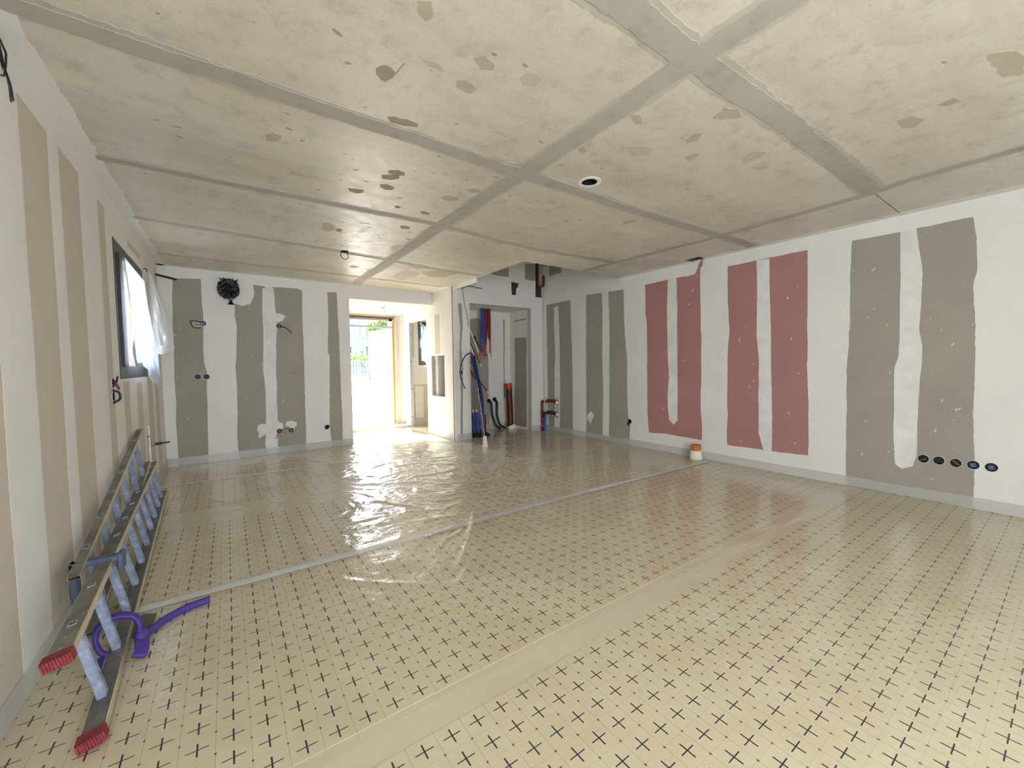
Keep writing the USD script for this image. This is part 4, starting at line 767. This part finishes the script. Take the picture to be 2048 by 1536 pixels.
for k, (p, q, m) in enumerate([((3.43, 6.32, 2.02), (3.58, 6.28, 1.50), 'white_tube'), ((3.42, 6.34, 1.80), (3.60, 6.26, 1.30), 'red_pipe'), ((3.42, 6.30, 1.74), (3.50, 6.24, 1.32), 'white_tube'), ((3.42, 6.36, 1.60), (3.52, 6.22, 1.20), 'red_pipe'), ((3.41, 6.26, 1.42), (3.56, 6.2, 0.98), 'red_pipe'), ((3.41, 6.30, 1.25), (3.55, 6.22, 0.86), 'red_pipe'), ((3.43, 6.4, 1.28), (3.74, 6.26, 0.80), 'red_pipe')]):
    p, q = np.array(p) + np.array([0.03, 0, 0]), np.array(q) + np.array([0.10, 0, 0])
    c_ = put('conduit', tube([p, p * 0.5 + q * 0.5 + np.array([0.015, 0, 0.02]), q], 0.0125, 8, 8), m, t, smooth=True)
    if k in (0, 1, 6): put('cut_end', tube([q, q + (q - p) * 0.12], 0.010, 4, 7, False), 'orange_end' if k == 0 else 'white_tube', c_)
t = thing('cable_tail', 'black cable running from a round outlet on the niche back wall', 'cable')
put('outlet', FNB.map(lathe([(0, 0.0), (0.034, 0.0), (0.03, 0.03), (0, 0.03)], 16).apply_translation((3.89, 1.80, 0.002))), 'black_plastic', t)
put('cable', tube([FNB.at(3.89, 1.79, 0.03), FNB.at(3.93, 1.66, 0.10), FNB.at(4.01, 1.53, 0.14), FNB.at(4.09, 1.45, 0.15)], 0.009, 8, 7), 'black_plastic', t, smooth=True)
t = thing('water_pipe', 'bright blue water pipe standing at the niche side with clip rings', 'pipe', 'blue pipes in the services niche')
put('pipe', tube([(3.765, 6.36, 0.0), (3.765, 6.36, 0.5), (3.75, 6.37, 0.83)], 0.032, 6, 14), 'blue_pipe', t, smooth=True)
for z in (0.15, 0.55): put('pipe_clip', lathe([(0.032, -0.012), (0.038, -0.012), (0.038, 0.012), (0.032, 0.012)], 16).apply_translation((3.765, 6.36, z)), 'chrome', t)
for k, (x, lb) in enumerate(((3.60, 'thin blue riser with a brass end, nearest the pier in the services niche'), (3.665, 'thin blue riser with a brass end, next to the thick blue pipe'))):
    t = thing('riser_pipe', lb, 'pipe', 'blue pipes in the services niche')
    put('pipe', tube([(x, 6.36, 0.0), (x, 6.36, 0.42)], 0.022, 3, 12, False), 'blue_pipe', t, smooth=40); put('end_fitting', [tube([(x, 6.36, 0.42), (x, 6.36, 0.47)], 0.017, 3, 8, False), tube([(x, 6.36, 0.46), (x, 6.36, 0.475)], 0.024, 3, 6, False)], 'brass', t)
put('drain_pipe', tube([(3.86, 6.40, 0.0), (3.86, 6.40, 0.35)], 0.028, 3, 12, False), 'red_pipe', None, smooth=40, label='short dark red pipe beside the thick blue water pipe', cat='pipe')
t = thing('twin_cables', 'two thick black cables curving from the niche wall down to the floor', 'cables')
for k in (0, 1):
    x = 4.205 + 0.13 * k
    put('gland', FNB.map(lathe([(0, 0.0), (0.042, 0.0), (0.042, 0.02), (0.026, 0.045), (0, 0.045)], 14).apply_translation((x, 0.565 + 0.02 * k, 0.002))), 'black_plastic', t)
    put('cable', tube([FNB.at(x, 0.56 + 0.02 * k, 0.02), FNB.at(x, 0.52, 0.10), FNB.at(x + 0.0 - 0.02 * k, 0.30, 0.13), FNB.at(x + 0.05 - 0.03 * k, 0.10, 0.17), FNB.at(x + 0.14 - 0.02 * k, 0.02, 0.20)], 0.022, 8, 10), 'black_plastic', t, smooth=True)
put('grommet_plate', FNB.map(extr(ragged([(4.2, 0.60), (4.40, 0.60), (4.40, 0.66), (4.2, 0.655)], 0.006, 0.02, 4), 0.002, 0.006)), 'compound_fresh', t)
t = thing('telecom_duct', 'red-brown duct with an orange collar standing in the niche corner', 'duct')
put('duct', tube([(4.55, 6.55, 0.0), (4.545, 6.56, 0.4), (4.53, 6.57, 0.86)], 0.062, 6, 18), 'brown_duct', t, smooth=True); put('collar', tube([(4.53, 6.57, 0.80), (4.528, 6.572, 0.90)], 0.066, 4, 18, False), 'orange_end', t, smooth=40)
put('mouth', tube([(4.528, 6.572, 0.895), (4.527, 6.573, 0.902)], 0.057, 3, 18, False), 'dark', t)
s = trimesh.creation.icosphere(3, 1.0); s.vertices = s.vertices * (0.75 + 0.5 * meshkit.fbm(s.vertices * 2 + 3, 3, 4))[:, None] * np.array([0.09, 0.085, 0.075]) + np.array([4.575, 6.53, 0.03]); put('foam_foot', s, 'foam_white', t, smooth=True)
t = thing('dark_bag', 'low heap of dark sheeting on the floor inside the services niche', 'sheeting')
s = trimesh.creation.icosphere(3, 1.0); s.vertices = s.vertices * (0.7 + 0.6 * meshkit.fbm(s.vertices * 2.2, 4, 2))[:, None] * np.array([0.17, 0.085, 0.05]) + np.array([3.68, 6.20, 0.02]); s.vertices[:, 2] = np.maximum(s.vertices[:, 2], 0.004); put('heap', s, 'dark', t, smooth=40)
# meter recess cables
t = thing('meter_cables', 'dark and white cables looping inside the meter recess of the entrance partition', 'cables')
for k in range(5):
    y = 6.47 + 0.02 * k
    put('cable', tube([(3.25 + 0.02 * k, y - 0.02, 1.62), (3.23, y, 1.30), (3.21 - 0.01 * k, y + 0.06 * math.sin(k), 1.02), (3.23, y + 0.03, 0.84), (3.26, y + 0.05 + 0.02 * k, 0.80)], 0.008, 8, 6), 'navy_tube' if k < 2 else ('dark' if k < 4 else 'white_tube'), t, smooth=True)
put('cable_loop', [tube([(3.19, 6.50, 0.82), (3.17, 6.56, 0.78), (3.19, 6.60, 0.74), (3.2, 6.55, 0.73), (3.19, 6.49, 0.76)], 0.006, 6, 6), tube([(3.20, 6.45, 0.86), (3.18, 6.50, 0.84), (3.19, 6.57, 0.80)], 0.006, 6, 6)], 'white_tube', t, smooth=True)
t = thing('loose_cable', 'thin dark cable hanging from the slab edge beside the pier', 'cable')
put('cord', tube([(3.25, 6.02, 2.56), (3.27, 6.03, 2.40), (3.31, 6.035, 2.2), (3.36, 6.04, 1.95), (3.40, 6.2, 1.8)], 0.004, 8, 6), 'box_cover', t, smooth=True); put('tie_end', tube([(3.22, 5.95, 2.555), (3.33, 5.9, 2.575), (3.44, 5.86, 2.55), (3.52, 5.85, 2.545)], 0.008, 8, 6), 'box_cover', t, smooth=True); put('clip', rbx(3.18, 3.25, 5.96, 6.03, 2.545, 2.575), 'box_cover', t)

# ------------------------------------------------------------ heating manifold on the long wall
t = thing('heating_manifold', 'underfloor heating manifold with red and blue feed pipes and chrome valves on the long wall', 'manifold')
def mbar(z, m, capm):
    b_ = put('bar', tube([FR.at(5.93, z, 0.07), FR.at(5.63, z, 0.07)], 0.019, 4, 12, False), m, t, smooth=40)
    for k in range(4):
        s = 5.86 - 0.062 * k
        put('valve_cap', tube([FR.at(s, z + 0.018, 0.07), FR.at(s, z + 0.05, 0.07)], 0.017, 3, 10, False), capm, b_)
        put('outlet', tube([FR.at(s, z - 0.018, 0.07), FR.at(s, z - 0.045, 0.07)], 0.013, 3, 8, False), 'chrome', b_)
    e = put('end_valve', [tube([FR.at(5.63, z + 0.055, 0.075), FR.at(5.63, z - 0.05, 0.075)], 0.017, 3, 10, False), tube([FR.at(5.63, z, 0.05), FR.at(5.58, z, 0.10)], 0.017, 3, 10, False)], 'chrome', b_)
    put('bar_union', tube([FR.at(5.955, z, 0.07), FR.at(5.92, z, 0.07)], 0.025, 3, 8, False), 'chrome', b_)
mbar(0.565, 'red_pipe', 'red_pipe'); mbar(0.345, 'black_plastic', 'dark')
for s in (5.88, 5.66): put('bracket', FR.map(rbx(s - 0.012, s + 0.012, 0.26, 0.64, 0.003, 0.012)), 'galv_matte', t); [put('bracket_arm', FR.map(rbx(s - 0.012, s + 0.012, z - 0.01, z + 0.01, 0.01, 0.06)), 'galv_matte', t) for z in (0.345, 0.565)]
def lagged(s, n, ztop, m, to_s, bend):
    p_ = put('feed_pipe', tube([FR.at(s, 0, n), FR.at(s, ztop - 0.03, n)], 0.024, 3, 14, False), m, t, smooth=40)
    put('bend', tube([FR.at(s, ztop - 0.035, n), FR.at(s - 0.004, ztop - 0.008, n), FR.at(s - 0.03, ztop, n + (0.07 - n) * 0.4), FR.at(to_s, ztop, 0.07)], 0.023, 6, 14), bend, p_, smooth=True)
    for z in (0.10, ztop - 0.13): put('pipe_clip', FR.map(trimesh.util.concatenate([rbx(s - 0.03, s + 0.03, z - 0.006, z + 0.006, n + 0.02, n + 0.028), rbx(s - 0.004, s + 0.004, z - 0.006, z + 0.006, 0.0, n)])), 'chrome', p_)
    return p_
tag(lagged(6.015, 0.085, 0.565, 'red_pipe', 5.95, 'red_pipe'), 'red lagged feed pipe')
p_ = tag(lagged(5.935, 0.10, 0.345, 'blue_pipe', 5.93, 'navy_plastic'), 'blue feed pipe with dark upper lagging')
put('lagging', tube([FR.at(5.935, 0.19, 0.10), FR.at(5.935, 0.32, 0.10)], 0.026, 3, 14, False), 'navy_plastic', p_, smooth=40)
# red pipe in the stairwell corner, above
t = thing('riser_duct', 'dark red duct coming down the stairwell corner into the wall opening', 'duct')
put('duct', tube([(4.925, 6.12, 3.9), (4.925, 6.12, 2.66)], 0.024, 3, 12, False), 'red_pipe', t, smooth=40)
put('side_duct', tube([(4.978, 6.0, 2.95), (4.978, 6.0, 2.80), (4.965, 6.0, 2.755), (4.93, 6.03, 2.74)], 0.02, 6, 10), 'red_pipe', t, smooth=True)
# foam-wrapped stub at the foot of the long wall
t = thing('drain_stub', 'short orange drain stub splashed with white foam at the foot of the wall', 'pipe stub')
c = np.array([4.955, 2.905, 0.0])
s = lathe([(0, 0.0), (0.084, 0.0), (0.078, 0.04), (0.070, 0.09), (0.066, 0.125), (0, 0.125)], 22); q = s.vertices; s.vertices = q * (1 + 0.12 * (meshkit.fbm(q * 14, 3, 5) - 0.5))[:, None]; put('foam_collar', s.apply_translation(c), 'foam_white', t, smooth=True)
put('pipe', lathe([(0.049, 0.10), (0.057, 0.10), (0.060, 0.155), (0.062, 0.16), (0.062, 0.195), (0.052, 0.195), (0.050, 0.12)], 24).apply_translation(c), 'pvc_orange', t, smooth=40); put('mouth', lathe([(0, 0.165), (0.0505, 0.165), (0.0505, 0.17), (0, 0.17)], 20).apply_translation(c), 'dark', t)

# ------------------------------------------------------------ lavatory window
w2 = struct('window_2', 'small lavatory window half covered by torn plastic', 'window')
put('reveal', FW.map(ringed(wwin, rect(3.43, 4.27, 1.31, 2.21), -0.06, -0.055)), 'anthracite', w2)
put('frame', FW.map(trimesh.util.concatenate([ringed(rect(3.43, 4.27, 1.31, 2.21), rect(3.50, 4.20, 1.38, 2.14), -0.14, -0.08), extr(rect(3.50, 4.2, 1.72, 1.735), -0.12, -0.10)])), 'anthracite', w2)
put('pane', FW.map(extr(rect(3.50, 4.2, 1.38, 2.14), -0.12, -0.115)), 'glass_pane', w2)
def hang2(U, V):
    s = 3.42 + 0.20 * U + 0.05 * np.sin(V * 9) * (1 - U) + 0.06 * V * (1 - U); z = 2.19 - 0.85 * V - 0.05 * U + 0.03 * np.sin(U * 7)
    n = 0.0 + 0.03 + 0.03 * meshkit.fbm(np.stack([U * 4, V * 6, U * 0], -1), 3, 8) + 0.02 * np.sin(U * 12 + V * 5)
    return FW.o + s[..., None] * FW.d + z[..., None] * FW.u + n[..., None] * FW.n
put('torn_sheet', sheet(hang2, 26, 40), 'dust_sheet', None, smooth=True, label='torn strip of clear plastic hanging over the lavatory window', cat='dust sheet')

# ------------------------------------------------------------ yard, fence, neighbour's house
yard = struct('ground')
def gz(y): return -0.12 + 0.55 * np.clip((y - 9.5) / 24.0, 0, 1)
U, V = np.meshgrid(np.linspace(-40, 60, 60), np.concatenate([np.linspace(8.64, 34, 60), np.linspace(36, 90, 10)]))
I = np.arange(U.size).reshape(U.shape)
Fq = np.concatenate([np.stack([I[:-1, :-1], I[:-1, 1:], I[1:, 1:]], -1).reshape(-1, 3), np.stack([I[:-1, :-1], I[1:, 1:], I[1:, :-1]], -1).reshape(-1, 3)])
put('gravel_bed', trimesh.Trimesh(np.c_[U.ravel(), V.ravel(), gz(V.ravel())], Fq, process=False), 'gravel', yard)
put('side_yard', [bx(-40, -1.05, -40, 8.64, -0.2, -0.12), bx(5.6, 60, -40, 8.64, -0.2, -0.12), bx(-1.05, 5.6, -40, -2.72, -0.2, -0.12)], 'gravel', yard)
rnd = random.Random(4); stones = []
ico = trimesh.creation.icosphere(1, 1.0)
for _ in range(900):
    y = 9.0 + 14 * rnd.random() ** 1.6; x = 2.0 + (y - 8.5) * rnd.uniform(0.18, 0.36) + rnd.uniform(-0.5, 1.0) * 0.6; r = rnd.uniform(0.02, 0.05)
    m = ico.copy(); m.vertices = m.vertices * np.array([r * rnd.uniform(.7, 1.5), r * rnd.uniform(.7, 1.4), r * 0.6]) + np.array([x, y, gz(y) + 0.01]); stones.append(m)
put('stones', stones, 'stone', None, label='loose pale stones scattered over the gravel yard outside', cat='stones', kind='stuff')
put('kerb', bx(4, 20, 32.6, 33.0, 0.36, 0.50), 'kerb', yard)
fn = thing('picket_fence', 'white railing with violet pickets across the far side of the yard', 'fence')
fz = 0.42
for z in (fz + 0.08, fz + 0.62, fz + 1.30): put('rail', bx(6.5, 11.5, 33.98, 34.02, z, z + 0.05), 'fence_white', fn)
for x in np.arange(6.72, 11.5, 2.0): put('post', bx(x - 0.04, x + 0.04, 33.95, 34.05, fz - 0.02, fz + 1.42), 'fence_white', fn)
for k, x in enumerate(np.arange(6.55, 11.5, 0.115)): put('picket', bx(x, x + 0.065, 34.03, 34.05, fz + 0.1 + 0.0, fz + 1.30), 'fence_slat' if k % 2 else 'fence_white', fn)
rnd = random.Random(14)
def foliage(c, s, n, sz):
    V_, F_ = [], []
    for _ in range(n):
        d = np.array([rnd.gauss(0, 1), rnd.gauss(0, 1), rnd.gauss(0, 1)]); d /= np.linalg.norm(d); p = np.array(c) + d * np.array(s) * rnd.random() ** 0.4
        a = np.array([rnd.gauss(0, 1), rnd.gauss(0, 1), rnd.gauss(0, 1)]); a /= np.linalg.norm(a); b = np.cross(a, d); b /= np.linalg.norm(b) + 1e-9; q = sz * rnd.uniform(0.6, 1.3); k = len(V_)
        V_ += [p - a * q, p + b * q * 0.5, p + a * q, p - b * q * 0.5]; F_ += [[k, k + 1, k + 2], [k, k + 2, k + 3]]
    return trimesh.Trimesh(V_, F_, process=False)
hz_ = put('hedge', foliage((9, 36.0, 1.5), (4.5, 0.7, 1.05), 2600, 0.12), 'leaf', None, label='low pale hedge behind the white railing', cat='hedge', kind='stuff')
put('verge', bx(5, 14, 34.1, 35.4, 0.40, 0.62), 'grass', yard)
tr_ = thing('tree', 'sunlit leafy tree in front of the neighbouring grey house', 'tree')
put('crown', foliage((12.3, 38.5, 4.4), (1.7, 1.2, 1.9), 3000, 0.16), 'leaf', tr_, kind='stuff'); put('trunk', tube([(12.6, 38.5, 0.4), (12.5, 38.5, 2.2), (12.3, 38.5, 4.0)], 0.12, 6, 8), 'brown_wood', tr_, smooth=True)
hs = thing('neighbour_house', 'grey rendered house with white shuttered windows beyond the fence', 'house')
hw = rect(4, 24, 0.2, 8.2); ops = [rect(12.40, 13.05, 4.45, 5.85), rect(12.35, 12.75, 2.2, 3.5), rect(9.6, 10.3, 4.45, 5.85), rect(11.72, 12.02, 2.45, 2.95), rect(10.2, 10.85, 2.2, 3.4)]
put('wall', extr(hw.difference(unary_union(ops)), 0, 0.3).apply_transform(np.array([[1, 0, 0, 0], [0, 0, -1, 45.3], [0, 1, 0, 0], [0, 0, 0, 1]], float)), 'house_wall', hs)
for k, o in enumerate(ops):
    a, b, c_, d_ = o.bounds; w_ = put('window', bx(a, b, 45.1, 45.15, b * 0 + b if False else c_ if False else b if False else o.bounds[1], o.bounds[3]) if False else bx(o.bounds[0], o.bounds[2], 45.12, 45.16, o.bounds[1], o.bounds[3]), 'house_dark', hs)
    x0_, z0_, x1_, z1_ = o.bounds
    put('surround', [bx(x0_ - 0.14, x0_, 44.95, 45.02, z0_ - 0.1, z1_ + 0.1), bx(x1_, x1_ + 0.14, 44.95, 45.02, z0_ - 0.1, z1_ + 0.1), bx(x0_ - 0.14, x1_ + 0.14, 44.93, 45.02, z0_ - 0.14, z0_), bx(x0_, x1_, 44.95, 45.02, z1_, z1_ + 0.12)] if k != 3 else [bx(x0_, x0_ + 0.05, 44.95, 45.1, z0_, z1_), bx((x0_ + x1_) / 2 - .02, (x0_ + x1_) / 2 + .02, 44.95, 45.1, z0_, z1_)], 'house_trim', w_)
    if k in (0, 2): put('shutter', rbx(x0_ - 0.56, x0_ - 0.14, 44.90, 44.95, z0_, z1_), 'house_trim', hs)
put('body', [bx(4, 4.3, 45.3, 54, 0.2, 8.2), bx(23.7, 24, 45.3, 54, 0.2, 8.2), bx(4, 24, 53.7, 54, 0.2, 8.2)], 'house_wall', hs); put('roof', trimesh.convex.convex_hull(np.array([(3.5, 44.5, 8.2), (24.5, 44.5, 8.2), (3.5, 54.5, 8.2), (24.5, 54.5, 8.2), (3.5, 49.5, 11.5), (24.5, 49.5, 11.5)], float)), 'house_roof', hs)
